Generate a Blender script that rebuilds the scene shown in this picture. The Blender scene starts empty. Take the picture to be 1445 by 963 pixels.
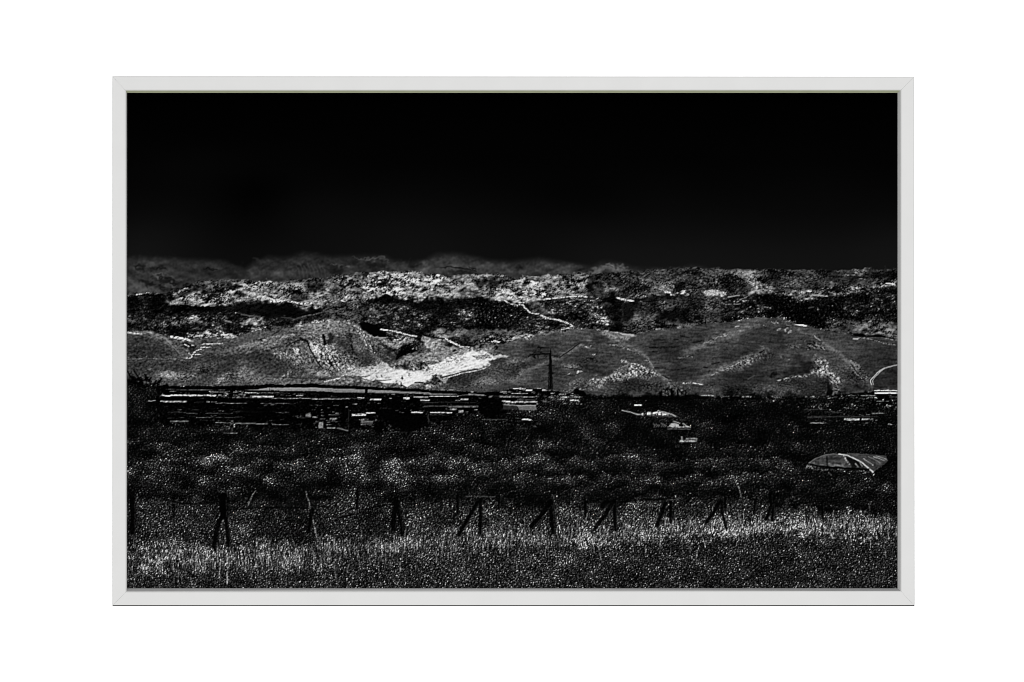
import bpy, bmesh, math
from mathutils import Vector
S = bpy.context.scene
# ---------------------------------------------------------------- camera, studio light, exposure
D = 3.0                                            # camera to the face of the frame, metres
cam_d = bpy.data.cameras.new("camera"); cam = bpy.data.objects.new("camera", cam_d)
S.collection.objects.link(cam); S.camera = cam
cam.location = (0, -D, 0); cam.rotation_euler = (math.radians(90), 0, 0)
cam_d.sensor_width = 36; cam_d.lens = 36*D/1.445; cam_d.clip_end = 100; cam_d.clip_start = .05
world = bpy.data.worlds.new("World"); S.world = world; world.use_nodes = True
bg = world.node_tree.nodes["Background"]; bg.inputs[0].default_value = (1, 1, 1, 1); bg.inputs[1].default_value = .75
def softbox(name, loc, size, power):
    l = bpy.data.lights.new(name, 'AREA'); l.shape = 'RECTANGLE'; l.size = size[0]; l.size_y = size[1]; l.energy = power
    o = bpy.data.objects.new(name, l); S.collection.objects.link(o); o.location = loc
    o.rotation_euler = (Vector((0, 0, 0)) - Vector(loc)).to_track_quat('-Z', 'Y').to_euler(); return o
softbox("softbox", (1.5, -5.2, .25), (2.6, 2.0), 150)
softbox("softbox", (-1.3, -5.2, -.75), (2.6, 2.0), 150)
S.view_settings.view_transform = 'Standard'; S.view_settings.look = 'None'; S.view_settings.exposure = 0; S.view_settings.gamma = 1
S.render.engine = 'CYCLES'; S.render.film_transparent = False; S.cycles.filter_width = .9
LIGHT = 1.71                                       # white card under these lamps renders at this linear value

# ---------------------------------------------------------------- helpers
def px(x, y, d=0.0): return Vector(((x - 722.5)/1000, d, (481.5 - y)/1000))     # wall plan in millimetres -> metres; d = depth behind the face
def link(name, me, mats, parent=None, smooth=False):
    o = bpy.data.objects.new(name, me); S.collection.objects.link(o)
    for m in mats: me.materials.append(m)
    if parent: o.parent = parent
    return o
def tag(o, **k):
    for a, v in k.items(): o[a] = v
def mat(name, col, rough=.6, var=.03, scale=40, bump=.0, spec=.2, stretch=(1, 1, 1)):
    m = bpy.data.materials.new(name); m.use_nodes = True; nt = m.node_tree; p = nt.nodes["Principled BSDF"]
    p.inputs["Roughness"].default_value = rough; p.inputs["Specular IOR Level"].default_value = spec
    tc = nt.nodes.new("ShaderNodeTexCoord"); mp = nt.nodes.new("ShaderNodeMapping"); mp.inputs["Scale"].default_value = stretch
    nz = nt.nodes.new("ShaderNodeTexNoise"); nz.inputs["Scale"].default_value = scale; nz.inputs["Detail"].default_value = 5
    rp = nt.nodes.new("ShaderNodeValToRGB"); rp.color_ramp.elements[0].position = .3; rp.color_ramp.elements[1].position = .7
    rp.color_ramp.elements[0].color = [c*(1-var) for c in col] + [1]; rp.color_ramp.elements[1].color = [c*(1+var) for c in col] + [1]
    nt.links.new(tc.outputs["Object"], mp.inputs[0]); nt.links.new(mp.outputs[0], nz.inputs["Vector"])
    nt.links.new(nz.outputs["Fac"], rp.inputs[0]); nt.links.new(rp.outputs[0], p.inputs["Base Color"])
    if bump:
        b = nt.nodes.new("ShaderNodeBump"); b.inputs["Strength"].default_value = bump; b.inputs["Distance"].default_value = .0006
        nt.links.new(nz.outputs["Fac"], b.inputs["Height"]); nt.links.new(b.outputs[0], p.inputs["Normal"])
    return m
M_WALL = mat("white_wall_paint", (.93, .93, .93), .9, .01, 60, spec=0)
M_FRAME = mat("light_grey_lacquer", (.432, .432, .428), .55, .012, 30, .03, spec=.15, stretch=(1, 1, 1))
M_LIPS = [mat("inner_edge_shading", c, .7, .05, 60, spec=.1) for c in ((.33, .35, .235), (.40, .40, .395), (.28, .28, .28), (.50, .50, .49))]   # top (olive tint), right, bottom, left; each side's shading painted into its tone
M_EDGE = mat("painted_underside_shade", (.022, .022, .022), .9, .25, 6, spec=0)  # shade below the bottom rail, painted in as a near-black edge
M_BACK = mat("brown_backing_board", (.25, .2, .15), .9, .08, 30, spec=.05)

# ---------------------------------------------------------------- wall
DEPTH = .0165
bm = bmesh.new()
vs = [bm.verts.new(p) for p in ((-4, DEPTH, -3), (4, DEPTH, -3), (4, DEPTH, 3), (-4, DEPTH, 3))]; bm.faces.new(vs)
bb = bmesh.ops.extrude_face_region(bm, geom=list(bm.faces)); bmesh.ops.translate(bm, vec=(0, .1, 0), verts=[v for v in bb['geom'] if isinstance(v, bmesh.types.BMVert)])
bmesh.ops.recalc_face_normals(bm, faces=bm.faces)
me = bpy.data.meshes.new("wall"); bm.to_mesh(me); wall = link("wall", me, [M_WALL]); tag(wall, kind="structure")

# ---------------------------------------------------------------- frame of four mitred rails
root = bpy.data.objects.new("framed_print", None); S.collection.objects.link(root); root.location = px(724, 856, DEPTH); root.empty_display_size = .05
tag(root, label="black and white landscape photograph in a narrow light grey frame on a white wall", category="framed print")
base = root.location.copy()
OUT = [(157.9, 107.6), (1290.0, 108.4), (1291.0, 855.9), (157.9, 855.9)]          # outer corners TL TR BR BL
INN = [(177.2, 127.8), (1271.2, 127.6), (1271.2, 834.4), (178.0, 835.2)]          # inner edge of the face
SEE = [(178.9, 131.0), (1267.0, 131.0), (1267.0, 831.0), (178.9, 831.0)]          # sight edge on the print
def off(A, B, t): return (A[0] + (B[0]-A[0])*t, A[1] + (B[1]-A[1])*t)
def behind(p, d):                                  # where a point at depth d has to stand on the wall plan to be met by the sight line of p
    return (722.5 + (p[0]-722.5)*(1 + d/D), 481.5 + (p[1]-481.5)*(1 + d/D))
LIPD = .009
def rail(i):
    j = (i + 1) % 4
    rings = []
    for a, b in ((i, +1), (j, -1)):
        o, n, s = OUT[a], INN[a], behind(SEE[a], LIPD)
        # outline from the wall, up the outer side, over the face, down to the inner edge
        c0 = off(o, n, .075); c1 = off(n, o, .06)
        ring = [px(*o, DEPTH-.0005), px(*o, .0034 if i == 3 else .0017 if i == 2 else .0013), px(*c0, 0), px(*c1, 0), px(*n, .0009), px(*s, LIPD + .0), px(*s, DEPTH-.0005)]
        k = OUT[j] if a == i else OUT[i]
        d = (Vector((k[0]-o[0], 0, -(k[1]-o[1]))).normalized())*.00009
        rings.append([v + d for v in ring])
    bm = bmesh.new()
    A = [bm.verts.new(v - base) for v in rings[0]]; B = [bm.verts.new(v - base) for v in rings[1]]
    n = len(A)
    for q in range(n):
        r = (q + 1) % n; f = bm.faces.new((A[q], A[r], B[r], B[q]))
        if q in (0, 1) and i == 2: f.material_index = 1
    bm.faces.new(A); bm.faces.new(B[::-1]); bmesh.ops.recalc_face_normals(bm, faces=bm.faces)
    me = bpy.data.meshes.new("frame_rail"); bm.to_mesh(me)
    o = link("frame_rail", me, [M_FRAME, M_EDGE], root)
    # thin fillet lining the inner side of the rail
    bm = bmesh.new(); e = .0004
    cx = Vector((0, 0, 0))
    L = []
    for ring in rings:
        p, q = ring[4], ring[5]
        inw = Vector((0, 0, -1)) if i == 0 else Vector((-1, 0, 0)) if i == 1 else Vector((0, 0, 1)) if i == 2 else Vector((1, 0, 0))
        L.append([p + Vector((0, .0004, 0)), q, q + inw*e, p + inw*e*.6 + Vector((0, .0006, 0))])
    A = [bm.verts.new(v - base) for v in L[0]]; B = [bm.verts.new(v - base) for v in L[1]]
    for q in range(4):
        r = (q + 1) % 4; bm.faces.new((A[q], A[r], B[r], B[q]))
    bm.faces.new(A); bm.faces.new(B[::-1]); bmesh.ops.recalc_face_normals(bm, faces=bm.faces)
    me = bpy.data.meshes.new("inner_fillet"); bm.to_mesh(me)
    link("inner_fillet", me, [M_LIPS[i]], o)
    return o
for i in range(4): rail(i)
bm = bmesh.new()
P = [behind((p[0] + dx, p[1] + dy), LIPD) for p, (dx, dy) in zip(INN, ((-1, -1), (1, -1), (1, 1), (-1, 1)))]
F = [bm.verts.new(px(*p, LIPD + .003) - base) for p in P]; G = [bm.verts.new(px(*p, LIPD + .0068) - base) for p in P]
for q in range(4): bm.faces.new((F[q], F[(q+1) % 4], G[(q+1) % 4], G[q]))
bm.faces.new(F[::-1]); bm.faces.new(G); bmesh.ops.recalc_face_normals(bm, faces=bm.faces)
me = bpy.data.meshes.new("backing_board"); bm.to_mesh(me); link("backing_board", me, [M_BACK], root)

# ---------------------------------------------------------------- printed picture
import numpy as np, math
PX0, PY0, PW, PH = 175, 127, 1096, 708        # printed sheet in millimetres on the wall plan (left, top, width, height)
rng = np.random.default_rng(11)
YY, XX = np.mgrid[0:PH, 0:PW].astype(np.float32)
XX += PX0 + .5; YY += PY0 + .5
_fy = np.fft.fftfreq(PH)[:, None]; _fx = np.fft.rfftfreq(PW)[None, :]

def noise(sx, sy, ang=0.0, band=True, k=2.0):
    """unit-variance grain of size (sx, sy), long axis turned by ang degrees"""
    F = np.fft.rfft2(rng.standard_normal((PH, PW)))
    a = math.radians(ang)
    u = _fx*math.cos(a) + _fy*math.sin(a); v = -_fx*math.sin(a) + _fy*math.cos(a)
    q = 2*math.pi**2*((u*sx)**2 + (v*sy)**2)
    g = np.exp(-q)
    if band: g = g - np.exp(-q*k*k)
    n = np.fft.irfft2(F*g, s=(PH, PW)); n -= n.mean()
    return (n/n.std()).astype(np.float32)

def soften(a, s):
    F = np.fft.rfft2(a); q = 2*math.pi**2*s*s*(_fx**2 + _fy**2)
    return np.fft.irfft2(F*np.exp(-q), s=a.shape).astype(np.float32)

WX = noise(5, 4)*.6 + noise(1.6, 1.3)*.4; WY = noise(5, 4)*.6 + noise(1.6, 1.3)*.4
BIG = noise(22, 12, 0, False); MID = noise(7, 4, 0, False); LOW = noise(60, 30, 0, False)

# ---- the kinds of grain (each has mean about 1)
n1 = noise(.60, .50); n2 = noise(1.3, .75); n3 = noise(.46, .46); n4 = noise(1.1, 1.1)
def tail(n, t, p):
    s = np.clip(n - t, 0, None)**p
    return s/s.mean()
TEX = {}
def logn(n, k, off):
    n = n/n.std(); s = np.clip(np.exp(k*n) - off, 0, None); return s/s.mean()
n7 = noise(.62, .52); n8 = noise(1.25, .75, -20); n9 = noise(3.2, .65, 12); n10 = noise(3.2, .65, -28); FOLD = noise(9, 2.6, 20, False); FOLD2 = noise(9, 2.6, -24, False)
n12 = noise(2.6, 1.4, -12); CLEAR = noise(9, 4, 8, False); TERR = noise(7, .7, 7); TERR2 = noise(7, .8, -16)
dots = np.clip((-.7*n7 - .5*n8 - .45*n12 - .75*CLEAR - .55)/.8, 0, 1)
TEX['bush'] = np.clip(1.0 + .13*n1 + .15*n2 + .20*n12 + .13*np.maximum(TERR, TERR2) + .22*np.maximum(FOLD, FOLD2) - .10, .1, 1.8)*(1 - .80*dots)
TEX['scrub'] = logn(.45*n2 + .5*n1 + .2*n7 + .45*n12 + .3*np.maximum(n9, n10) + .5*MID, .62, .3)
TEX['heath'] = np.clip(1.03 + .22*n1 + .18*n2 + .26*np.maximum(n9, n10) - .05 + .22*MID, .08, 2.0)*(1 - .75*dots)
dl, dr = noise(1.1, .42, 32), noise(1.1, .42, -38)
TEX['leaf'] = logn(.6*n3 + .5*n1 + .40*np.maximum(dl, dr) + .30*MID, .82, .37)
TEX['dim'] = logn(.7*n1 + .6*n4 + .3*MID, .8, .4)
g1, g2, g3 = noise(.42, 2.6, 3), noise(.42, 3.0, -8), noise(.42, 1.8, 14)
TEX['grass'] = logn(.5*np.maximum(g1, g2) + .4*g3 + .5*n3 + .25*MID, .72, .3)
TEX['sward'] = logn(.75*n3 + .35*g3 + .35*noise(1.2, .6, 0) + .16*MID, .72, .36)
st = noise(5, .75, 3)
TEX['smooth'] = np.clip(1 + .05*st + .06*noise(9, .8, 6) + .06*noise(9, .8, -9) + .08*n4 + .05*MID + .06*BIG + .07*n1 + .07*noise(3, 1.2), .1, 2)
TEX['turf'] = np.clip(1 + .13*n4 + .12*n1 + .13*n2 + .08*BIG + .10*noise(5, .9, -24) + .06*noise(6, .9, 8), .1, 2)
TEX['rock'] = np.clip(1 + .20*n2 + .20*n1 + .22*MID + .10*BIG, .05, 2.4)
TEX['plain'] = np.ones((PH, PW), np.float32)
TEX['haze'] = np.clip(1 + .07*noise(7, 2, 30) + .06*noise(6, 1.4, -20) + .09*noise(5, 3) + .10*BIG + .05*n4, .2, 2)
TEX['gully'] = np.clip(1 + .22*noise(1.7, .6, 58) + .20*noise(1.7, .6, 30) + .28*n1 + .22*n4 + .15*MID, .02, 2.6)
TEX['chalk'] = np.clip(1 + .06*n2 + .06*noise(4, 1, -14) + .05*n1, .1, 1.2)
for k in TEX:
    if k != 'plain': TEX[k] = (TEX[k]/TEX[k].mean()).astype(np.float32)
NAMES = list(TEX)
M = np.zeros((PH, PW), np.float32)
W = {k: np.zeros((PH, PW), np.float32) for k in NAMES}; W['plain'][:] = 1

# ---- tracing windows: local drawing units -> picture millimetres
def win(x0, y0, s): return lambda *p: [(x0 + p[i]/s, y0 + p[i+1]/s) for i in range(0, len(p), 2)]
t1, t2, t3, t4 = (win(x, 340, 4.379) for x in (170, 440, 710, 990))
m1, m2, m3, m4 = (win(x, 520, 5.161) for x in (170, 440, 710, 990))
b1, b2, b3, b4 = (win(x, 670, 5.161) for x in (170, 440, 710, 990))
ax = (178, 318, 458, 598, 738, 878, 1018, 1120)
a1, a2, a3, a4, a5, a6, a7, a8 = (win(x, 350, 8.753) for x in ax)
c1, c2, c3, c4, c5, c6, c7, c8 = (win(x, 450, 8.753) for x in ax)
g0 = win(0, 0, 1)

def _crop(P, pad):
    xs = [p[0] for p in P]; ys = [p[1] for p in P]
    x0 = max(0, int(min(xs) - PX0 - pad)); x1 = min(PW, int(max(xs) - PX0 + pad) + 2)
    y0 = max(0, int(min(ys) - PY0 - pad)); y1 = min(PH, int(max(ys) - PY0 + pad) + 2)
    return slice(y0, max(y1, y0)), slice(x0, max(x1, x0))
def _segd(X, Y, A, B):
    dx, dy = B[0]-A[0], B[1]-A[1]; L = dx*dx + dy*dy + 1e-9
    t = np.clip(((X-A[0])*dx + (Y-A[1])*dy)/L, 0, 1)
    return (X-A[0]-t*dx)**2 + (Y-A[1]-t*dy)**2, t
def pmask(P, f=1.5, warp=1.5):
    sl = _crop(P, f + 3*warp + 2)
    X = XX[sl] + WX[sl]*warp; Y = YY[sl] + WY[sl]*warp
    d = np.full(X.shape, 1e9, np.float32); ins = np.zeros(X.shape, bool)
    for A, B in zip(P, P[1:] + P[:1]):
        d = np.minimum(d, _segd(X, Y, A, B)[0])
        if A[1] != B[1]:
            c = (A[1] > Y) != (B[1] > Y)
            ins ^= c & (X < (B[0]-A[0])*(Y-A[1])/(B[1]-A[1]) + A[0])
    d = np.sqrt(d); d = np.where(ins, -d, d)
    m = np.clip(.5 - d/max(f, .01), 0, 1); return sl, m*m*(3-2*m)
def area(P, val, tex, f=1.2, warp=1.2, op=1.0):
    if f >= 3: f = f*1.7
    if tex == 'gully': f = f*1.6; warp = warp + 1; val = val*.93
    sl, m = pmask(P, f, warp); m = m*op
    M[sl] += (val - M[sl])*m
    for k in NAMES: W[k][sl] += ((1. if k == tex else 0.) - W[k][sl])*m
def tone(P, val, f=3, warp=2, op=1.0):
    if f >= 3: f, warp = f*1.9, max(warp, 2)*1.5
    sl, m = pmask(P, f, warp); M[sl] += (val - M[sl])*m*op
def blob(pt, rx, ry, val, ang=0, op=1.0, tex=None, warp=2.0):
    x, y = pt; r = max(rx, ry)*1.6
    sl = _crop([(x-r, y-r), (x+r, y+r)], 4)
    X = XX[sl] + WX[sl]*warp - x; Y = YY[sl] + WY[sl]*warp - y
    a = math.radians(ang); u = X*math.cos(a)+Y*math.sin(a); v = -X*math.sin(a)+Y*math.cos(a)
    m = np.exp(-1.4*((u/rx)**2 + (v/ry)**2)**1.5)*op
    M[sl] += (val - M[sl])*m
    if tex:
        for k in NAMES: W[k][sl] += ((1. if k == tex else 0.) - W[k][sl])*m
def blobs(P, rx, ry, val, **kw):
    for p in P: blob(p, rx, ry, val, **kw)
def glow(P, w, val, op=.6):
    sl = _crop(P, 3*w); X = XX[sl] + WX[sl]*1.5; Y = YY[sl] + WY[sl]*1.5
    d = np.full(X.shape, 1e9, np.float32)
    for A, B in zip(P, P[1:]): d = np.minimum(d, _segd(X, Y, A, B)[0])
    M[sl] += (val - M[sl])*np.exp(-d/(w*w))*op
def crown(x, y, rx, ry, top, low, op=1.0):
    sl = _crop([(x-rx*1.4, y-ry*1.4), (x+rx*1.4, y+ry*1.4)], 4)
    X = (XX[sl] + WX[sl]*2.6 - x)/rx; Y = (YY[sl] + WY[sl]*2.6 - y)/ry
    r = np.sqrt(X*X + Y*Y); m = np.clip((1.08 - r)/.22, 0, 1)*op
    lit = np.clip(.5 - .62*Y - .18*X, 0, 1)**1.3
    M[sl] += (low + (top - low)*lit - M[sl])*m
FIX = []                                        # fine marks drawn after the grain
def line(P, w, val, w2=None, rough=0.0, op=1.0, soft=.5): FIX.append(('l', P, w, w2 if w2 is not None else w, val, rough, op, soft))
def flat(P, val, rough=.0, f=.9, warp=.0, op=1.0): FIX.append(('p', P, f, warp, val, rough, op))
def soft_row(fy, val, x0=PX0, x1=PX0+PW): pass
# ======================= sky
sky = np.interp(YY, [127, 150, 230, 300, 350, 385], [0, 1, 3, 8, 14, 17]).astype(np.float32)
sky += 2.2*np.exp(-((XX-300)/120)**2 - ((YY-232)/26)**2) + 2*np.exp(-((XX-430)/60)**2 - ((YY-300)/30)**2)
sky -= 4*np.exp(-((XX-360)/60)**2 - ((YY-270)/40)**2)
sky += 1.6*LOW*np.clip((YY-190)/140, 0, 1)
M[:] = np.clip(sky, 0, 40)
# ======================= far mountain under the cloud
RIDGE = a1(0,575, 260,565, 330,545, 470,550, 600,535, 740,470, 900,405, 1230,385) + a2(40,385, 260,400, 500,415, 640,410, 800,395, 1000,385, 1130,372, 1250,370) \
  + a3(60,350, 220,330, 400,305, 540,305, 660,290, 800,292, 1000,290, 1150,292) + a4(0,312, 150,318, 270,350, 400,340, 560,332, 680,318, 880,325, 1010,350, 1120,380, 1230,352) \
  + a5(0,350, 240,345, 420,318, 560,322, 620,300, 760,305, 830,310, 1000,315, 1200,305, 1300,300) + a6(120,285, 330,285, 560,275, 740,262, 840,235, 930,238, 1020,262, 1140,260) \
  + a7(0,258, 320,262, 570,262, 760,268, 1000,268, 1150,280) + a8(330,270, 600,272, 800,262, 1000,262, 1290,255)
BELOW = [(1275, 560), (170, 560)]
area(g0(170,366, 200,364, 240,367, 290,368, 318,371, 345,383, 358,373, 378,363, 400,366, 428,358, 470,364, 520,362, 545,364, 556,369, 580,372, 600,368, 617,360, 640,359, 668,364, 690,369, 720,371, 760,366, 800,372, 835,378, 848,372, 862,371, 876,373, 892,379, 920,381, 960,381, 975,376, 990,378, 1010,384, 1010,430, 170,440), 44, 'haze', f=8, warp=.45)
tone(a1(20,360, 120,390, 300,470, 460,545, 20,570), 62, f=4)
tone(a1(20,160, 300,170, 560,190, 560,330, 300,320, 20,300), 50, f=14)
for P in (a1(170,390, 260,380, 340,440, 300,470, 200,430), a1(330,350, 450,360, 590,420, 600,450, 500,430, 400,390), a1(370,440, 470,440, 560,520, 500,520, 400,480), a1(260,240, 480,230, 500,270, 300,280), a1(120,220, 190,220, 180,280, 130,270)):
    tone(P, 24, f=3, warp=1.5)
for P in (a1(400,345, 560,400, 690,390, 560,385), a1(470,470, 560,510, 600,470, 520,440), a1(300,315, 420,330, 560,360, 420,345)): tone(P, 72, f=3)
tone(a1(820,250, 1300,240, 1300,390, 950,390, 850,320), 33, f=8); tone(a1(960,255, 1110,262, 1110,278, 950,275), 18, f=2)
tone(a2(0,230, 200,220, 280,330, 240,380, 0,380), 30, f=8); tone(a2(300,300, 360,310, 420,270, 520,250, 460,330, 380,370, 300,370), 55, f=6)
tone(a2(560,230, 760,230, 900,260, 900,330, 800,370, 560,370), 62, f=9); tone(a2(380,150, 470,130, 440,190, 390,170), 38, f=5)
tone(a2(900,180, 1300,190, 1300,360, 900,360), 52, f=12)
for x in range(880, 1200, 45): line(a2(x,190+(x%7)*8, x+30,270, x+46,362), 1.6, 78, .6, op=.45, soft=1.0)
tone(a3(0,190, 380,190, 600,240, 600,290, 0,330), 40, f=8)
for P in (a3(330,110, 500,130, 600,115, 720,125, 830,155, 700,150, 600,140, 480,150), a3(120,195, 200,210, 190,225, 80,215), a3(270,220, 330,225, 320,240, 260,235)): tone(P, 68, f=2.5)
for P in (a3(520,170, 640,150, 760,180, 820,240, 640,270, 520,240), a3(60,260, 220,230, 200,330, 80,330), a3(330,150, 420,160, 400,190, 330,180), a3(1030,190, 1150,180, 1180,250, 1060,250)): tone(P, 26, f=5)
tone(a3(800,190, 1040,200, 1000,285, 820,285), 56, f=7); tone(a3(1190,190, 1310,180, 1310,285, 1200,285), 62, f=7)
tone(a4(0,200, 330,190, 560,220, 900,230, 1310,260, 1310,330, 700,300, 200,330, 0,310), 62, f=8)
tone(a4(160,240, 330,222, 480,240, 640,275, 660,295, 500,268, 330,240), 22, f=2, warp=1); tone(a4(550,225, 640,240, 640,262, 560,240), 22, f=2)
tone(a4(240,290, 420,280, 620,300, 580,330, 330,345), 30, f=5)
tone(a5(0,250, 560,230, 700,265, 620,300, 0,335), 62, f=7)
tone(a5(790,285, 900,245, 990,215, 1090,190, 1190,220, 1280,270, 1200,300, 800,305), 82, f=3); line(a5(1000,215, 1060,212, 1110,238), 1, 40, op=.6); line(a5(1080,195, 1180,232, 1240,262), 1, 48, op=.6)
# ======================= middle range with scrub
area(RIDGE + BELOW, 62, 'bush', f=1.6, warp=1.0)
tone(RIDGE[:1] + a1(0,590, 260,585, 470,560, 740,485, 900,420, 1230,405, 900,440, 720,560, 480,650, 500,700, 700,720, 1000,735, 1310,720) + a2(150,700, 330,665, 440,670, 700,690, 1000,745, 1310,740, 1310,960, 0,960) + [(170,460)], 13, f=3, warp=2)
area(a1(0,590, 470,560, 900,440, 720,560, 480,650, 500,700, 1310,720, 1310,840, 700,860, 0,960), 15, 'scrub', f=2, warp=1.5)
area(a1(0,830, 1310,780, 1310,1100, 0,1100), 30, 'scrub', f=8, warp=2)
area(a1(480,665, 700,625, 760,590, 830,540, 900,530, 1000,540, 1080,555, 1000,640, 900,690, 830,715, 700,705, 560,690), 122, 'bush', f=2)
tone(a1(570,600, 700,525, 760,500, 740,540, 700,590, 580,640), 62, f=2); line(a1(580,590, 700,530, 760,500), 3, 120, 2, rough=.8, op=.8)
area(a1(900,720, 1060,640, 1130,570, 1230,530, 1313,520, 1313,710), 132, 'bush', f=2)
tone(a1(970,650, 1040,600, 1120,575, 1070,630, 990,680), 14, f=2)
tone(a1(980,470, 1120,430, 1230,400, 1313,395, 1313,520, 1110,545, 1000,560, 870,530), 72, f=4)
tone(a1(1120,470, 1313,460, 1313,520, 1130,530), 28, f=3)
area(a2(30,395, 260,405, 330,470, 330,640, 150,690, 0,720, 0,500, 60,470), 125, 'bush', f=3)
tone(a2(20,450, 200,460, 210,510, 40,520), 30, f=3); tone(a2(140,550, 250,550, 250,590, 150,600), 38, f=3)
area(a2(250,410, 420,420, 620,425, 800,430, 960,440, 980,540, 800,560, 1000,640, 1250,680, 1160,750, 1000,740, 830,690, 640,660, 430,655, 340,660, 280,560), 118, 'bush', f=3)
tone(a2(300,480, 440,490, 440,600, 400,650, 280,650), 148, f=4); tone(a2(420,420, 560,430, 560,470, 440,470), 140, f=3)
tone(a2(450,600, 520,590, 640,615, 640,650, 440,655), 150, f=2); tone(a2(440,570, 520,575, 660,600, 720,580, 690,610, 600,610, 500,590), 18, f=2)
tone(a2(640,540, 750,540, 720,570, 650,560), 75, f=2)
tone(a2(800,540, 960,560, 1000,640, 900,660, 800,630), 48, f=5); tone(a2(1000,420, 1170,430, 1160,500, 1060,540, 1000,480), 22, f=3)
tone(a2(1030,540, 1250,500, 1310,480, 1310,700, 1060,690), 118, f=4)
line(a2(560,660, 760,660, 900,680, 1060,690), 2.2, 205, 1.6, rough=.6)
area(a3(0,400, 90,370, 240,345, 420,320, 480,360, 480,640, 300,690, 0,700), 96, 'bush', f=3)
tone(a3(90,385, 220,370, 210,420, 110,425), 140, f=3); tone(a3(0,490, 60,490, 60,560, 0,560), 135, f=3); tone(a3(60,520, 170,510, 180,570, 70,580), 26, f=3)
for P in (a3(240,530, 420,430, 420,450, 250,550), a3(230,460, 330,390, 340,410, 240,480), a3(290,420, 430,380, 440,400, 300,440), a3(180,440, 240,440, 250,500, 190,500), a3(330,560, 430,540, 430,560, 340,580)): tone(P, 18, f=2)
for P in (a3(260,520, 340,490, 340,520, 270,540), a3(200,640, 270,635, 270,665, 200,660), a3(230,580, 400,570, 430,600, 380,620, 240,610)): tone(P, 150, f=2)
area(a3(480,400, 560,310, 660,290, 1150,292, 1310,330, 1310,600, 1230,640, 1050,620, 900,600, 760,590, 620,620, 500,650, 450,560), 150, 'bush', f=2)
tone(a3(560,420, 700,410, 760,520, 680,590, 560,590), 168, f=4); tone(a3(1060,360, 1150,360, 1150,410, 1060,410), 190, f=4); tone(a3(960,560, 1100,540, 1200,560, 1250,610, 1000,630), 160, f=3)
tone(a3(570,330, 700,330, 720,360, 590,390), 90, f=3); tone(a3(460,310, 545,310, 520,360, 470,380), 20, f=2)
area(a4(0,325, 170,330, 280,360, 560,335, 700,320, 880,325, 1010,350, 1120,385, 1310,350, 1310,640, 1180,680, 950,650, 850,620, 600,620, 400,610, 250,600, 0,640), 118, 'bush', f=2)
tone(a4(0,330, 160,340, 250,400, 230,460, 100,470, 0,460), 165, f=3); tone(a4(0,480, 110,470, 80,560, 0,620), 150, f=3)
tone(a4(130,450, 210,460, 200,510, 120,500), 18, f=2); tone(a4(100,560, 270,480, 300,520, 180,600, 80,620), 95, f=3)
tone(a4(360,390, 500,370, 560,390, 470,430, 370,430), 60, f=3); tone(a4(640,400, 860,370, 960,420, 860,500, 700,480), 38, f=5); tone(a4(820,350, 930,370, 920,430, 840,420), 26, f=3)
tone(a4(960,400, 1080,380, 1110,450, 1050,480, 980,440), 60, f=3); tone(a4(440,510, 600,510, 690,580, 500,580), 55, f=4)
tone(a4(880,490, 1060,470, 1210,470, 1210,580, 1120,650, 900,600), 148, f=4); tone(a4(1200,580, 1313,560, 1313,640, 1210,680), 178, f=3)
flat(a4(270,600, 400,500, 540,390, 590,375, 600,400, 430,540, 340,590), 165, rough=.16, f=2, warp=1, op=.75); flat(a4(540,480, 660,500, 690,530, 600,520), 150, rough=.15, f=2, op=.7)
area(a5(0,350, 240,350, 560,330, 820,320, 830,440, 800,600, 560,600, 280,625, 0,680), 108, 'bush', f=2)
tone(a5(0,380, 90,390, 220,470, 270,560, 280,630, 60,640, 0,660), 165, f=4); tone(a5(250,340, 430,340, 440,360, 260,365), 140, f=2)
tone(a5(480,330, 590,330, 560,410, 490,400), 28, f=3); tone(a5(640,390, 840,380, 800,470, 740,520, 660,490, 570,540), 128, f=4); tone(a5(90,380, 180,380, 160,430, 110,430), 40, f=3)
area(a5(830,320, 1310,310, 1310,620, 1160,600, 900,600, 790,600, 790,480), 44, 'bush', f=3)
tone(a5(960,440, 1180,470, 1180,540, 1030,520), 108, f=3); tone(a5(1080,340, 1200,340, 1190,390, 1070,390), 90, f=3); tone(a5(860,420, 970,420, 1000,510, 900,520), 62, f=3); tone(a5(800,440, 880,440, 870,560, 800,540), 12, f=3)
area(a6(0,290, 840,245, 1313,270, 1313,620, 1000,600, 780,600, 560,620, 130,640, 0,620), 52, 'heath', f=3)
tone(a6(220,390, 310,400, 320,470, 230,470), 95, f=4); tone(a6(560,410, 680,410, 680,510, 420,520, 420,470), 85, f=5); tone(a6(500,525, 600,535, 650,590, 560,580), 170, f=2); tone(a6(700,530, 790,540, 790,595, 690,580), 135, f=3)
tone(a6(900,380, 1010,390, 990,440, 900,430), 80, f=3); area(a6(990,530, 1130,520, 1200,510, 1230,560, 1120,590, 1000,585), 128, 'rock', f=3); tone(a6(1090,390, 1230,430, 1240,480, 1110,480), 90, f=4)
tone(a6(400,580, 470,585, 460,610, 370,610), 165, f=2); tone(a6(60,560, 330,560, 330,600, 200,640, 100,620), 92, f=4)
for P in (a6(40,310, 240,315, 240,350, 80,360), a6(600,330, 760,270, 790,300, 640,350), a6(660,430, 760,420, 760,520, 640,530), a6(860,310, 1000,320, 1000,360, 880,350), a6(0,480, 90,500, 80,560, 0,560)): tone(P, 14, f=3)
area(a7(0,330, 130,300, 270,380, 430,560, 200,600, 0,580), 46, 'heath', f=9, warp=3); tone(a7(0,340, 110,340, 130,470, 90,520, 0,500), 32, f=8)
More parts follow.
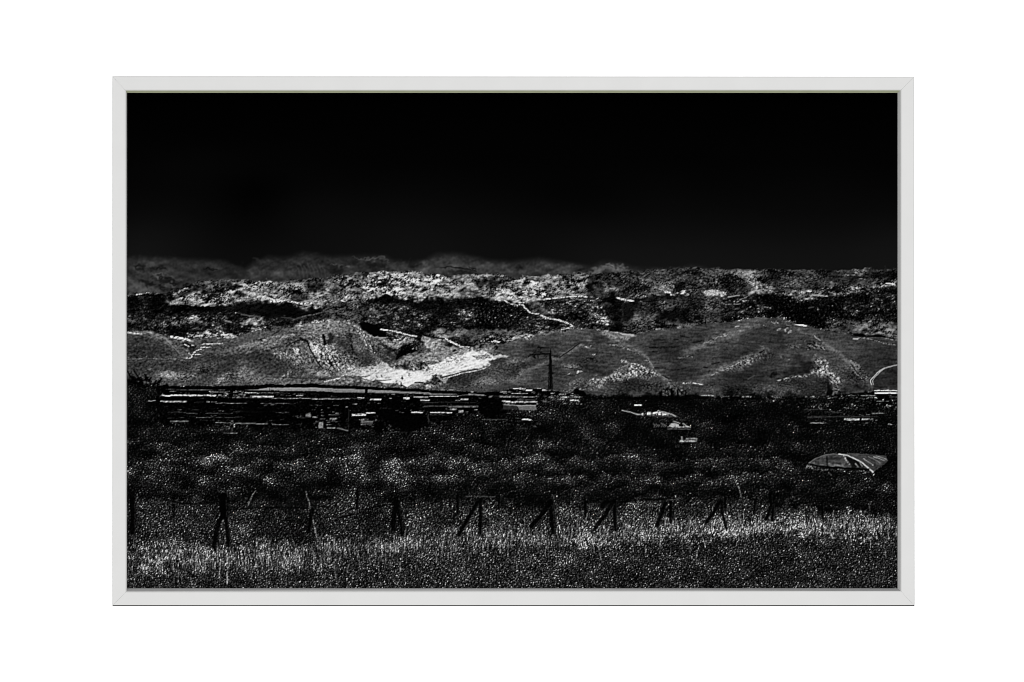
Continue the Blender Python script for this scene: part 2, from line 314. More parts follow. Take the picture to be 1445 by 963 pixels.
area(a7(90,290, 440,275, 590,268, 560,300, 480,330, 440,400, 540,440, 680,555, 560,555, 380,580, 340,560, 400,480, 330,420, 250,350, 130,320), 112, 'bush', f=3)
area(a7(270,370, 400,400, 560,480, 680,550, 540,530, 400,480), 150, 'rock', f=3); tone(a7(430,290, 540,290, 530,330, 460,330), 30, f=3)
tone(a7(0,540, 110,560, 150,605, 0,590), 118, f=3); line(a7(90,605, 220,590), 2, 140, 1.4)
area(a7(500,340, 700,300, 1313,280, 1313,520, 900,500, 700,550, 560,450), 48, 'heath', f=4, warp=2)
tone(a7(560,290, 760,300, 720,380, 560,400), 26, f=4); tone(a7(800,360, 900,370, 900,400, 810,400), 80, f=3); tone(a7(740,480, 860,430, 960,420, 980,450, 840,500), 78, f=3); tone(a7(640,500, 730,470, 720,530, 660,540), 40, f=2)
tone(a7(990,410, 1100,350, 1240,330, 1240,350, 1080,400), 70, f=3)
area(a8(430,300, 720,290, 900,265, 1290,260, 1290,400, 1000,390, 760,440, 500,470), 30, 'heath', f=4, warp=2)
for P in (a8(600,340, 880,290, 920,295, 720,335), a8(740,285, 880,270, 900,280, 760,300), a8(1010,280, 1090,272, 1090,290), a8(800,395, 860,380, 850,410)): tone(P, 95, f=2)
for P in (a8(1000,310, 1280,300, 1290,370, 1040,380), a8(700,360, 930,340, 930,390, 700,400)): tone(P, 12, f=3)
tone(a8(440,430, 530,420, 530,470, 440,470), 85, f=3)
area(a7(700,560, 900,515, 1080,520, 1313,505, 1313,600, 1120,640, 960,670, 900,600, 830,585), 108, 'bush', f=2); tone(a7(1000,540, 1200,535, 1200,555, 1000,560), 205, f=1.5)
area(a8(0,520, 300,510, 420,490, 640,485, 800,475, 880,490, 860,530, 760,560, 560,580, 420,590, 0,660), 104, 'bush', f=2); tone(a8(60,540, 270,540, 300,560, 60,562), 200, f=1.5); tone(a8(700,485, 810,480, 800,520, 700,525), 140, f=2); line(a8(240,585, 420,600), 2, 165, 1)
area(a8(950,490, 980,455, 1150,435, 1290,425, 1290,455, 1150,470, 980,500), 140, 'bush', f=2); line(a8(1140,440, 1250,448), 2.2, 230, 1.2); tone(a8(1010,410, 1250,392, 1250,415, 1020,430), 85, f=2)
# --- shaded lower half of the range
area(a3(560,650, 700,605, 900,610, 1030,640, 1160,660, 1250,625, 1313,590, 1313,1200, 560,1200), 12, 'scrub', f=3, warp=2)
area(a4(0,650, 250,625, 420,620, 640,630, 850,640, 960,670, 1140,700, 1313,690, 1313,1000, 0,1000), 11, 'scrub', f=3, warp=2)
area(a3(0,620, 340,680, 560,680, 800,690, 1010,720, 1040,780, 1000,960, 0,960), 52, 'scrub', f=5, warp=2)
tone(a3(200,640, 420,590, 440,640, 300,680), 98, f=3); tone(a3(0,580, 180,590, 150,680, 0,700), 85, f=4); tone(a3(560,730, 700,720, 760,760, 600,790), 85, f=4); tone(a3(320,860, 640,850, 640,920, 400,910), 30, f=5); tone(a3(740,780, 920,780, 900,830, 740,820), 82, f=3)
tone(a3(630,620, 850,610, 1020,640, 1030,720, 820,690, 640,660), 14, f=3)
area(a3(840,820, 1060,740, 1180,780, 1313,800, 1313,1000, 800,1000), 46, 'scrub', f=5)
area(a4(180,850, 420,780, 640,760, 720,840, 640,960, 0,960), 40, 'scrub', f=6); area(a4(600,650, 1000,700, 1313,760, 1313,960, 640,960), 17, 'dim', f=8); tone(a4(430,740, 640,735, 620,860, 440,860), 56, f=5)
area(a5(200,660, 640,620, 900,620, 980,740, 1110,830, 1050,900, 1040,1020, 800,1100, 600,1100, 400,890), 38, 'scrub', f=5)
tone(a5(640,660, 880,650, 1010,800, 1080,880, 1040,960, 800,960, 700,860, 600,760), 66, f=6); tone(a5(420,720, 560,730, 540,800, 420,790), 55, f=4); tone(a5(300,820, 560,820, 560,900, 420,880), 12, f=4); tone(a5(830,740, 1000,760, 1040,960, 860,960), 88, f=4)
area(a5(0,780, 400,900, 600,960, 560,1060, 0,1100), 30, 'scrub', f=4); tone(a5(130,900, 300,900, 280,1000, 120,1000), 55, f=4)
area(a5(900,620, 1180,600, 1313,680, 1313,1100, 1090,1120, 1075,980, 1110,860, 1040,770, 960,690), 8, 'scrub', f=9, warp=4)
area(a6(0,700, 140,660, 300,600, 560,600, 780,600, 900,560, 1000,600, 1313,600, 1313,860, 900,880, 500,930, 0,1060), 36, 'heath', f=3)
for P in (a6(0,690, 150,650, 320,600, 560,590, 720,585, 800,610, 560,640, 300,640, 180,700, 0,780), a6(0,760, 160,700, 130,900, 0,900), a6(480,760, 820,760, 820,880, 440,900)): tone(P, 9, f=4)
tone(a6(1000,610, 1313,610, 1313,780, 1000,780), 62, f=5); tone(a6(440,650, 520,660, 500,690, 440,680), 90, f=2); tone(a6(360,700, 640,690, 640,770, 360,780), 55, f=4); tone(a6(130,860, 420,840, 420,960, 120,960), 62, f=4); tone(a6(220,670, 290,670, 290,700, 220,700), 75, f=2)
area(a7(0,600, 430,590, 640,720, 600,760, 300,780, 0,860), 32, 'scrub', f=4); tone(a7(0,690, 110,690, 60,760, 0,780), 75, f=3)
for P in (a7(180,680, 280,620, 350,580), a7(50,700, 230,695), a7(290,770, 370,720), a7(430,710, 610,745), a7(450,745, 520,750)): line(P, 1.6, 105, 1.2, rough=.6, op=.8)
blob(a7(540,628)[0], 2.5, 1.3, 110)
area(a7(430,580, 640,560, 820,590, 960,680, 1313,600, 1313,1000, 900,940, 700,860, 400,860, 640,760), 8, 'dim', f=4)
area(a7(0,870, 330,800, 640,760, 700,850, 500,860, 200,930, 0,930), 5, 'dim', f=4)
area(a8(300,640, 560,590, 900,560, 1200,500, 1290,500, 1290,900, 700,900, 0,860, 0,680), 9, 'dim', f=5)
area(a8(560,640, 740,650, 900,700, 940,800, 760,830, 600,760), 24, 'scrub', f=6); area(a8(930,600, 1120,560, 1290,480, 1290,760, 1130,760, 960,760), 34, 'scrub', f=5); blob(a8(1040,620)[0], 6, 2, 62, ang=15); tone(a8(600,780, 780,770, 760,830, 640,800), 42, f=4)
line(a8(190,745, 250,735), 2, 60, 1.2); blob(a8(290,750)[0], 2, 1.4, 105)
area(a8(720,930, 960,850, 1110,860, 1130,900, 1290,960, 1290,1130, 1100,1110, 880,1060, 700,1040), 82, 'bush', f=4); tone(a8(1130,760, 1290,700, 1290,930, 1130,900), 13, f=5)
area(c8(700,160, 760,70, 1000,20, 1120,90, 1290,170, 1290,250, 1030,215, 890,190), 90, 'bush', f=3)
area(a1(0,600, 480,660, 500,720, 300,720, 0,720), 11, 'scrub', f=3); tone(a1(150,640, 280,640, 280,710, 210,710), 36, f=3)
line(a1(130,580, 200,570, 280,555), 2.4, 175, 1.2, rough=.6); tone(a1(20,555, 110,560, 110,580, 20,580), 80, f=2)
# lower left slope with bright glades
area(a1(0,800, 320,760, 500,840, 700,860, 800,830, 920,840, 1313,770) + c2(600,0, 560,150, 0,260) + c1(1000,260, 560,220, 400,180, 0,160), 40, 'scrub', f=4)
for P, v in ((a1(20,870, 130,870, 90,930, 20,930), 82), (a1(200,845, 270,845, 270,870, 200,870), 110), (a1(510,860, 630,840, 620,870, 540,880), 135), (a1(720,880, 800,850, 920,850, 900,885, 760,890), 215), (a1(560,920, 760,890, 940,900, 960,940, 700,935, 420,955, 420,930), 120)): area(P, v, 'bush', f=3)
tone(a1(270,720, 720,720, 720,800, 500,830, 300,800), 11, f=4); tone(a1(940,760, 1313,720, 1313,780, 1000,830), 10, f=4)
area(c1(400,80, 560,40, 700,10, 900,20, 1000,80, 860,60, 640,70, 460,110), 105, 'bush', f=3); tone(c1(560,90, 1000,90, 1100,150, 900,190, 560,210, 440,160), 14, f=4)
area(c1(890,170, 960,160, 1090,200, 1313,180, 1313,235, 1000,232, 760,235, 750,205), 135, 'bush', f=2)
area(c2(0,190, 200,180, 180,210, 80,245, 0,240), 140, 'bush', f=2)
area(a2(170,910, 260,880, 400,850, 470,880, 460,940, 340,960, 200,960), 95, 'bush', f=2); area(c2(250,20, 460,20, 440,60, 360,78, 280,50), 140, 'bush', f=2)
tone(a2(0,830, 220,820, 260,880, 100,900, 0,890), 14, f=3); line(a2(200,825, 320,835, 430,850), 2, 75, 1.4); line(a2(0,905, 70,920), 2.2, 120)
tone(c2(0,100, 320,100, 300,150, 100,160, 0,150), 18, f=3); line(c2(330,120, 440,140), 2.4, 150, 1.2)
area(a2(480,860, 1000,860, 1150,830, 1313,790, 1313,920, 1000,930, 700,960, 480,960), 26, 'scrub', f=4); line(a2(840,885, 1000,840, 1200,800, 1310,760), 2, 78, 1.2, rough=.3); line(a2(700,860, 860,880, 1000,860), 1.5, 52)
blob(a2(705,845)[0], 3, 3, 62)
tone(a2(120,700, 430,680, 430,800, 200,790), 15, f=4); tone(a2(450,690, 900,720, 900,850, 480,830), 8, f=5)
tone(a2(970,715, 1200,710, 1220,750, 1040,755), 118, f=2)
# centre: streaky slope left of the shaded wood
area(a3(0,650, 250,640, 330,680, 300,760, 560,740, 560,900, 0,900), 62, 'bush', f=4); tone(a3(200,640, 280,640, 270,665, 200,660), 185, f=1.5)
for P in (a3(20,690, 100,640, 150,600), a3(80,700, 180,640), a3(0,660, 60,640)): line(P, 1.8, 150, 1, rough=.7, op=.7)
area(a3(560,760, 900,740, 960,790, 880,830, 560,830), 78, 'bush', f=4)
for P, w in ((a4(880,640, 1000,655, 1060,690, 1160,715), 1.6), (a4(1100,680, 1180,680, 1240,680), 1.5), (a4(1180,700, 1230,712, 1245,745, 1290,785, 1320,805), 2.2), (a5(0,708, 20,740, 60,775, 95,802, 180,818), 2.2), (a5(190,815, 260,845, 330,876, 420,890, 510,918, 585,950) + c5(440,10, 520,40, 575,65, 612,95, 545,118, 480,128), 2.0), (a5(250,637, 370,625, 480,612, 560,606), 2.4), (a5(580,605, 680,598, 790,607), 2.2), (a5(1160,618, 1230,632, 1310,645), 3), (a6(0,635, 80,650, 140,658), 3.4)):
    line(P, w*.75, 195, w*.65, rough=.35)
for P in (a5(590,625, 670,630), a5(900,628, 960,610), a5(820,600, 880,620)): line(P, 1.6, 120, 1, rough=.5)
# ======================= near hills
area(c1(15,165, 130,150, 330,150, 440,185, 560,225, 720,250, 860,240, 1080,235, 1313,240) + c2(60,250, 240,185, 430,150, 700,130, 830,110, 1000,70, 1200,45) + c3(0,45, 150,28, 270,38, 380,50, 450,100, 500,170, 600,220, 720,300, 800,350, 860,410, 890,470, 1180,430, 1313,420) + g0(620,512, 740,560, 170,560), 73, 'turf', f=1.0, warp=.6)
tone(c1(15,200, 200,190, 400,230, 640,420, 600,480, 15,480), 52, f=6); tone(c1(15,300, 300,420, 300,480, 15,480), 44, f=6)
tone(c1(120,150, 330,150, 440,185, 560,230, 640,320, 700,420, 560,310, 400,200), 74, f=4)
flat(c1(15,160, 120,172, 210,190, 120,192, 15,185), 190, rough=.15)
line(c1(370,190, 480,250, 600,360, 660,430), 1.0, 150, .8, op=.8); line(c1(440,210, 540,290, 570,310), 1.0, 140, op=.7); line(c1(330,240, 430,300), 1, 105, op=.6)
blob(c1(205,245)[0], 4, 1.8, 22, tex='plain'); line(c1(560,225, 700,245, 790,268), 3.2, 235, 2.6, rough=.5); line(c1(600,240, 720,270), 2, 210, rough=.6)
tone(c1(700,300, 900,320, 830,410, 700,370), 34, f=2, warp=2); blobs(c1(740,330, 800,355, 850,330), 5, 2, 10)
for P, w in ((c1(720,320, 770,345), 2), (c1(810,325, 840,330), 2), (c1(810,480, 820,445, 870,395, 930,375), 2.6), (c1(910,350, 1000,355, 1050,355), 1.8), (c1(940,315, 1080,310, 1190,305), 2), (c1(740,485, 800,488), 2.2), (c1(860,445, 920,440), 2), (c1(770,425, 800,440), 2)): line(P, w*.75, 205, w*.6, rough=.3)
tone(c1(930,250, 1313,250, 1250,300, 930,300), 52, f=3); tone(c1(1190,290, 1313,260, 1313,380, 1060,400, 940,420, 1040,350), 66, f=4)
line(c1(20,498, 200,495, 640,500, 730,520), 1.4, 105, 1, rough=.3, op=.7); line(c1(200,505, 560,512), 1.2, 30, op=.6)
area(c1(20,520, 680,530, 700,640, 430,700, 100,680, 20,620), 54, 'turf', f=5); blobs(c1(230,465, 345,495, 290,620, 25,465), 2.5, 1.2, 110)
area(c1(690,560, 820,510, 900,540, 1100,560, 1100,660, 900,700, 700,640), 66, 'rock', f=5); area(c1(410,650, 560,630, 660,680, 840,720, 700,780, 420,740), 88, 'rock', f=5); tone(c1(860,660, 1000,640, 960,690), 40, f=3)
area(c1(1100,740, 1200,680, 1313,640, 1313,790, 1130,790), 105, 'rock', f=3); tone(c1(1150,560, 1313,460, 1313,620, 1200,660, 1050,700, 1000,760, 1100,760), 46, f=5); line(c1(960,400, 1100,420, 1210,408), 2, 110, op=.5); blobs(c1(1110,545, 1070,600), 4, 1, 100)
line(c1(420,635, 540,630, 640,655), 1.2, 25, op=.7); line(c1(720,780, 770,745, 830,690), 1.4, 130, rough=.5, op=.8)
area(c1(430,800, 900,790, 1313,790, 1313,835, 430,830), 72, 'turf', f=2)
# big hill
tone(c2(0,290, 240,190, 430,160, 560,160, 640,180, 400,270, 200,320, 0,380), 70, f=3); flat(c2(60,265, 260,190, 420,165, 440,200, 380,260, 200,310, 60,350), 74, rough=.02, f=5, op=.4)
area(c2(0,390, 200,330, 420,300, 580,270, 700,280, 640,360, 420,400, 160,430, 0,470), 96, 'turf', f=3)
for P, v in ((c2(150,435, 200,405, 330,380, 330,410, 220,425), 140), (c2(500,310, 560,275, 680,280, 620,330, 520,345), 120), (c2(640,230, 790,205, 880,225, 720,245), 118), (c2(380,450, 480,455, 530,470, 430,462), 100)): tone(P, v, f=2.5)
tone(c2(700,240, 900,250, 900,275, 760,300, 700,270), 46, f=3); line(c2(750,335, 860,290, 930,260, 1000,280), 1.6, 18, 2.4, op=.8)
area(c2(160,440, 600,400, 700,480, 720,640, 500,700, 300,560), 58, 'turf', f=8); tone(c2(230,420, 420,420, 600,400, 600,500, 300,520), 42, f=6)
area(c2(60,640, 240,590, 280,660, 160,700, 40,720, 0,660), 85, 'rock', f=4); tone(c2(0,480, 100,470, 160,560, 60,640, 0,640), 36, f=5); area(c2(0,700, 300,700, 640,720, 700,740, 400,790, 0,790), 82, 'rock', f=4)
area(c2(620,380, 850,330, 1000,300, 1060,400, 1130,560, 1200,640, 900,640, 780,500, 640,440), 84, 'gully', f=14, warp=3)
for P, v in ((c2(640,420, 740,410, 720,430), 175), (c2(750,430, 830,450, 830,470, 770,460), 190), (c2(820,360, 890,360, 930,440, 890,460), 175), (c2(780,520, 850,540, 920,600, 860,590), 150)): tone(P, v, f=2)
tone(c2(880,450, 1050,420, 1090,540, 950,580), 70, f=5); tone(c2(600,480, 780,520, 860,640, 700,700, 500,660), 56, f=6)
area(c2(1020,220, 1220,200, 1313,330, 1313,640, 1200,600, 1060,420), 112, 'gully', f=5, warp=2)
tone(c2(1060,330, 1180,300, 1220,430, 1180,520, 1080,430), 165, f=4); line(c2(930,240, 1010,280, 1060,400, 1130,520, 1200,620), 2.6, 18, 1.6, rough=.3); line(c2(1210,200, 1240,340, 1280,500, 1310,580), 3.6, 14, 2.4, rough=.3); line(c2(1240,340, 1260,420, 1310,530), 2.2, 190, 1.4, rough=.4)
tone(c2(940,180, 1313,80, 1313,200, 1100,210, 950,220), 108, f=4); tone(c2(850,110, 940,62, 930,90, 860,120), 170, f=1.5); line(c2(700,135, 830,115, 1000,75, 1313,45), 1.3, 120, op=.6)
blobs(c2(765,645, 785,630, 795,650), 2.0, 1.6, 170, tex='rock', warp=2); blobs(c2(770,670, 765,690, 772,715), 1.2, 2.6, 180, tex='rock', warp=1.5); blobs(c2(770,740, 720,715), 2.4, 1.0, 160, warp=1.5)
flat(c2(380,265, 420,270, 470,280, 440,250), 12); blobs(c2(240,305, 410,280, 440,265, 490,235, 530,268, 560,230, 610,190, 640,175, 620,215, 700,165, 735,155, 775,185, 545,250, 880,170), 1.9, 1.5, 6, tex='plain', warp=1.5); blobs(c2(620,185, 660,170, 720,160), 3, 1.6, 4, tex='plain')
line(c2(570,365, 720,340), 2, 22, 1, op=.7); line(c2(950,155, 990,145), 1.4, 25)
area(c2(1000,640, 1200,650, 1313,670, 1313,730, 1130,700), 128, 'turf', f=5); line(c2(480,720, 700,722, 900,735, 1313,738), 1.3, 24, op=.7)
area(c2(440,735, 900,740, 1313,745, 1313,800, 800,800, 440,810), 84, 'turf', f=3); line(c2(1160,750, 1230,752), 2.2, 30)
# right half of big hill
tone(c3(0,60, 150,35, 280,45, 200,130, 300,190, 250,220, 60,220, 0,200), 118, f=5); tone(c3(0,110, 160,130, 150,170, 0,180), 140, f=4); tone(c3(180,60, 380,55, 450,110, 470,190, 420,230, 330,190), 92, f=4)
area(c3(0,330, 100,340, 230,390, 320,400, 400,470, 420,560, 300,640, 0,640), 92, 'gully', f=8, warp=3)
tone(c3(0,400, 160,400, 200,560, 120,600, 0,560), 130, f=5); tone(c3(240,420, 320,460, 270,560, 200,520), 105, f=4)
area(c3(180,200, 330,200, 440,260, 560,380, 640,480, 560,590, 440,540, 380,380), 66, 'rock', f=5)
area(c3(430,160, 540,240, 660,330, 760,440, 760,520, 640,500, 540,400), 88, 'gully', f=8, warp=3)
blobs(c3(75,250, 60,290, 100,255), 4, 5, 26, tex='rock'); blobs(c3(285,235, 300,280, 310,320), 4, 5.5, 20, tex='gully', warp=3); line(c3(330,330, 350,400, 410,470), 3.2, 18, 1, rough=.3); line(c3(40,480, 80,560, 130,620), 2.4, 20, 1.6, rough=.3)
tone(c3(380,410, 560,430, 700,560, 640,600, 480,560), 46, f=5)
for P in (c3(400,130, 480,230, 510,310), c3(560,330, 600,400, 640,430), c3(510,320, 560,370), c3(430,100, 460,170), c3(20,330, 60,420), c3(100,340, 140,390)): line(P, 1.8, 165, 1, rough=.6, op=.8)
tone(c3(500,140, 600,210, 560,230, 520,190), 100, f=2); tone(c3(600,230, 720,260, 700,320, 640,290), 52, f=3)
area(c3(540,420, 900,460, 780,560, 640,600, 560,560), 44, 'rock', f=5); tone(c3(680,310, 760,340, 840,400, 800,420, 700,360), 14, f=3)
# field behind, woods, track
area(c3(600,235, 780,235, 840,265, 1100,250, 1080,290, 960,330, 900,380, 800,350), 120, 'turf', f=2); tone(c3(760,260, 1080,265, 960,320, 860,350), 134, f=4)
tone(c3(740,170, 900,160, 1050,200, 1100,240, 980,260, 820,250), 60, f=3)
area(c3(390,60, 480,40, 600,70, 690,110, 700,170, 760,205, 740,228, 640,225, 540,180, 470,140), 3, 'plain', f=2, warp=1)
line(c3(540,195, 610,232, 780,232), 1.2, 160, .9); line(c3(690,135, 820,150, 970,180, 1060,205, 1140,220), 2.0, 215, 1.6, rough=.3); line(c3(900,150, 1020,165, 1080,200), 1.2, 30, op=.7)
area(c3(880,500, 900,420, 940,350, 1020,320, 1140,310, 1160,370, 1150,400, 1010,450), 7, 'dim', f=1.6, warp=1.2); tone(c3(1060,290, 1190,280, 1240,370, 1170,410), 52, f=3); flat(c3(1130,345, 1142,345, 1142,385, 1130,385), 110)
area(c3(1190,230, 1313,220, 1313,400, 1240,330), 150, 'turf', f=3); blobs(c3(1285,280, 1290,350), 2, 1.5, 30)
area(c4(0,220, 60,225, 290,245, 400,330, 560,340, 830,340, 880,430, 560,420, 330,470, 230,530, 0,500), 112, 'turf', f=3)
area(c4(0,170, 400,130, 600,190, 830,180, 1000,150, 1200,170, 1313,190, 1180,270, 900,300, 820,350, 680,380, 560,330, 290,240, 80,220), 76, 'bush', f=3); tone(c4(80,195, 230,170, 480,190, 480,235, 130,225), 115, f=3); tone(c4(250,255, 450,230, 600,270, 720,350, 560,350, 420,330, 290,340), 52, f=3)
blobs(c4(350,250, 420,240, 320,310, 460,300, 500,270, 520,310, 560,290, 570,330, 600,330, 640,320, 690,350, 280,330, 390,380, 480,330, 540,250, 440,270), 2.6, 1.8, 4, tex='plain', warp=1.8); blobs(c4(200,360, 240,365, 245,285), 1.6, 1.1, 34)
line(c4(0,210, 90,228, 180,238, 290,240), 2.0, 10, 1.4); line(c4(270,245, 330,285, 400,315, 450,335), 2.4, 215, 1.6, rough=.4); line(c4(450,345, 560,350), 2, 160, rough=.4)
tone(c4(0,250, 180,290, 180,340, 60,370, 0,330), 136, f=3); tone(c4(0,320, 70,370, 60,410, 0,400), 46, f=3)
area(c4(690,270, 830,215, 900,260, 950,290, 880,300, 760,285), 150, 'bush', f=2); flat(c4(860,265, 950,285, 930,297, 880,290), 225, rough=.1); line(c4(700,285, 780,292, 880,302), 1.8, 14, 1)
area(c4(1040,260, 1120,215, 1190,190, 1290,180, 1313,190, 1200,235, 1090,275), 178, 'bush', f=2); tone(c4(960,200, 1080,190, 1080,240, 980,250), 80, f=3)
# quarry of pale stone
QU = c3(270,690, 350,670, 450,600, 560,615, 700,600, 780,570, 820,620, 960,640, 1100,645, 1260,655) + c4(0,640, 60,600, 230,530, 300,490, 480,440, 620,405, 740,415, 860,445, 960,455, 1075,467, 960,485, 850,505, 825,560, 770,580, 640,610, 480,650, 330,700, 200,720, 100,725, 40,760) + c3(1250,800, 1120,790, 1080,800, 1020,835, 950,825, 860,800, 720,795, 560,775, 470,755, 400,720)
area(QU, 252, 'chalk', f=3, warp=1.2)
area(c3(320,600, 560,600, 700,590, 650,640, 480,660, 400,700, 250,690, 150,690), 140, 'turf', f=7); tone(c3(560,630, 760,590, 820,640, 700,680, 560,690), 205, f=6)
area(c3(780,570, 880,520, 1060,460, 1200,430, 1313,430, 1313,500, 1240,520, 1100,540, 960,560, 840,590), 112, 'turf', f=2)
area(c3(790,590, 900,560, 1060,540, 1240,530, 1313,530, 1313,630, 1100,640, 960,630, 840,610), 92, 'gully', f=2); blobs(c3(1000,595, 990,580, 1015,610), 4.2, 5, 22, tex='rock'); blobs(c3(1205,570, 1190,600), 3, 5, 24, tex='rock'); blobs(c3(1090,580, 1120,610), 3, 3, 130); tone(c3(1250,540, 1313,540, 1313,620, 1260,630), 78, f=3)
tone(c4(0,530, 90,510, 190,540, 130,560, 60,600, 40,640, 0,650), 88, f=3); line(c4(0,525, 80,505, 170,520, 210,545), 2, 185, 1.4, rough=.2); area(c4(80,570, 180,560, 200,610, 120,650, 60,650), 170, 'rock', f=3)
area(c4(230,530, 330,490, 560,440, 560,470, 420,540, 260,570), 195, 'rock', f=4)
area(c4(590,470, 680,440, 780,445, 840,460, 780,490, 740,520, 660,500), 98, 'rock', f=2, warp=1.6); flat(c4(860,465, 960,465, 1000,475, 860,485), 150, f=1.2, op=.7)
for P in (c4(30,700, 200,690, 400,660), c4(420,600, 470,570, 500,555), c4(260,690, 460,640), c4(400,545, 540,520)): line(P, 1, 150, .7, rough=.4, op=.5)
for P in (c3(370,715, 430,720), c3(420,720, 500,715, 560,700), c3(600,770, 680,775), c3(620,760, 720,765, 820,750), c3(700,700, 710,720), c3(640,710, 655,725), c3(440,735, 560,765, 620,785, 740,800, 900,805)): line(P, 1.5, 40, 1, rough=.5, op=.85)
blobs(c3(735,655, 790,660, 700,640, 1040,670, 1060,680), 2, 1.2, 130); flat(c3(940,740, 960,705, 975,740, 960,755), 60, rough=.3); flat(c3(940,785, 955,785, 957,838, 938,838), 4)
area(c4(0,790, 60,740, 180,715, 260,770, 240,800, 120,860, 0,850), 88, 'gully', f=2); tone(c4(30,760, 110,730, 200,770, 130,800, 60,800), 34, f=2); flat(c4(60,800, 95,810, 90,860, 40,860, 20,830), 175, rough=.15, f=2, op=.8)
line(c4(170,720, 220,760, 270,790), 1.4, 170); line(c4(210,735, 330,700, 480,660, 640,625), 2.2, 52, 1.6, rough=.2); line(c4(220,745, 340,715, 480,672, 650,640, 780,600, 830,560), 1.6, 190, 1.1, rough=.25); flat(c4(230,760, 310,725, 270,795, 250,800), 150, rough=.1, f=1.5)
area(c3(1050,840, 1120,790, 1240,790, 1313,800, 1313,870, 1080,860), 96, 'rock', f=2); line(c3(1110,790, 1200,788, 1290,800), 1.4, 30, rough=.6)
line(c3(1020,835, 1060,810, 1100,785), 1.8, 225); line(c3(960,820, 1010,850), 1.8, 12)
tone(c3(480,650, 760,600, 880,650, 640,715, 500,700), 195, f=8, warp=3); tone(c4(0,650, 240,590, 320,640, 60,710), 215, f=8, warp=3); tone(c3(250,690, 420,660, 480,700, 380,720), 165, f=6); tone(c4(300,500, 560,450, 600,480, 420,560), 205, f=6, warp=3)
glow(c3(560,740, 760,720, 1000,700), 1.2, 165); glow(c4(100,690, 300,640, 520,590), 1.2, 185); glow(c4(240,560, 420,500), 1.2, 180)
# plain below the hill, fan track
area(c3(0,720, 250,700, 400,740, 560,790, 900,820, 1000,860, 0,860), 92, 'turf', f=2); tone(c3(160,750, 260,710, 480,790, 300,800), 105, f=3); line(c3(0,775, 60,765, 150,745, 250,697), 1.5, 190, 1.6, rough=.3); line(c3(0,725, 180,720, 260,712), 1.2, 60, op=.7); line(c3(250,700, 400,735, 470,770), 1.2, 50, op=.7)
tone(c3(330,810, 640,800, 900,815, 900,840, 330,840), 62, f=3)
# right hand hill
HC = c4(320,720, 480,672, 650,640, 780,600, 835,555, 850,510, 960,485, 1080,468, 900,400, 930,330, 1100,280, 1230,235, 1313,190) + c5(100,200, 330,190, 480,150, 600,130, 760,118, 900,140, 1000,160, 1130,195, 1313,180) + c6(160,190, 330,160, 520,130, 680,125, 860,105, 1060,60, 1313,40) + c7(130,45, 260,15, 370,-8, 480,-18, 640,-15, 780,15, 880,55, 1060,80, 1160,125, 1313,160) + c8(480,165, 700,205, 800,230, 1030,230, 1290,270, 1290,980) + g0(660,565)
area(HC, 60, 'smooth', f=1.2, warp=.6)
area(c4(850,510, 1000,490, 1150,470, 1313,480, 1313,600, 1200,690, 1060,760, 900,820, 560,880, 250,870, 300,740, 480,670, 700,640), 50, 'rock', f=4); tone(c4(840,510, 1000,500, 1000,600, 900,600), 30, f=4); tone(c4(560,680, 740,660, 900,800, 900,860, 600,880), 72, f=6); tone(c4(300,740, 560,680, 640,760, 500,800, 300,800), 32, f=5)
tone(c4(1060,480, 1180,490, 1150,560, 1060,560), 82, f=4); tone(c4(1060,620, 1200,620, 1160,700, 1040,720), 34, f=5); area(c4(1100,790, 1200,720, 1313,640, 1313,820, 1200,820), 78, 'smooth', f=4)
tone(c4(880,300, 1313,230, 1313,480, 900,440, 830,400), 68, f=6); tone(c4(1200,520, 1313,560, 1313,620, 1220,610), 36, f=4)
area(c5(0,170, 80,180, 160,220, 60,270, 0,260), 150, 'rock', f=2); flat(c5(20,225, 90,185, 120,205, 60,235, 80,270, 20,250), 190, rough=.25, f=2, op=.7)
area(c5(180,180, 330,150, 500,125, 600,125, 470,170, 330,190, 200,215), 110, 'bush', f=3)
tone(c5(100,220, 640,160, 700,270, 500,330, 200,330, 100,300), 66, f=7); tone(c5(0,300, 300,340, 200,520, 60,600, 0,560), 54, f=7); tone(c5(0,540, 130,540, 120,610, 0,680), 30, f=5)
line(c5(0,700, 60,640, 160,585, 300,560), 2.4, 92, 1.6, op=.6); line(c5(640,310, 700,290, 860,285), 2.2, 30, op=.6); line(c5(450,480, 540,420, 640,345, 700,300), 1.4, 20, 1.2); line(c5(440,470, 540,400, 620,345), 1.4, 92, op=.7)
for P, v in ((c5(840,445, 880,425, 905,440, 860,460), 175), (c5(750,350, 850,320, 850,340, 780,375), 110), (c5(370,520, 410,515, 400,525), 125), (c5(540,690, 590,660, 560,690), 190), (c5(670,680, 690,645, 740,650, 680,690), 180), (c5(1210,500, 1270,500, 1290,530, 1220,535), 120)): area(P, v, 'rock', f=1.5)
area(c5(470,560, 700,550, 760,600, 600,620, 480,600), 78, 'rock', f=4); area(c5(500,800, 720,740, 900,760, 820,860, 560,900), 74, 'rock', f=5); area(c5(720,490, 920,490, 900,540, 740,530), 50, 'rock', f=3)
area(c5(820,760, 880,740, 960,740, 1100,700, 1313,680, 1313,770, 1160,780, 1050,790, 960,860, 840,860, 900,810), 108, 'gully', f=3); tone(c5(840,765, 880,750, 890,790), 170, f=2); tone(c5(1080,760, 1180,730, 1200,770), 150, f=2)
area(c5(1050,800, 1313,780, 1313,950, 960,950), 46, 'rock', f=4); tone(c5(860,640, 1150,650, 1150,690, 900,680), 44, f=4)
for P in (c5(1120,660, 1230,590, 1313,560), c5(1080,320, 1200,330, 1313,380), c5(880,110, 1000,180, 1100,230, 1300,240)): line(P, 2.4, 120, 1.6, rough=.5, op=.7, soft=1)
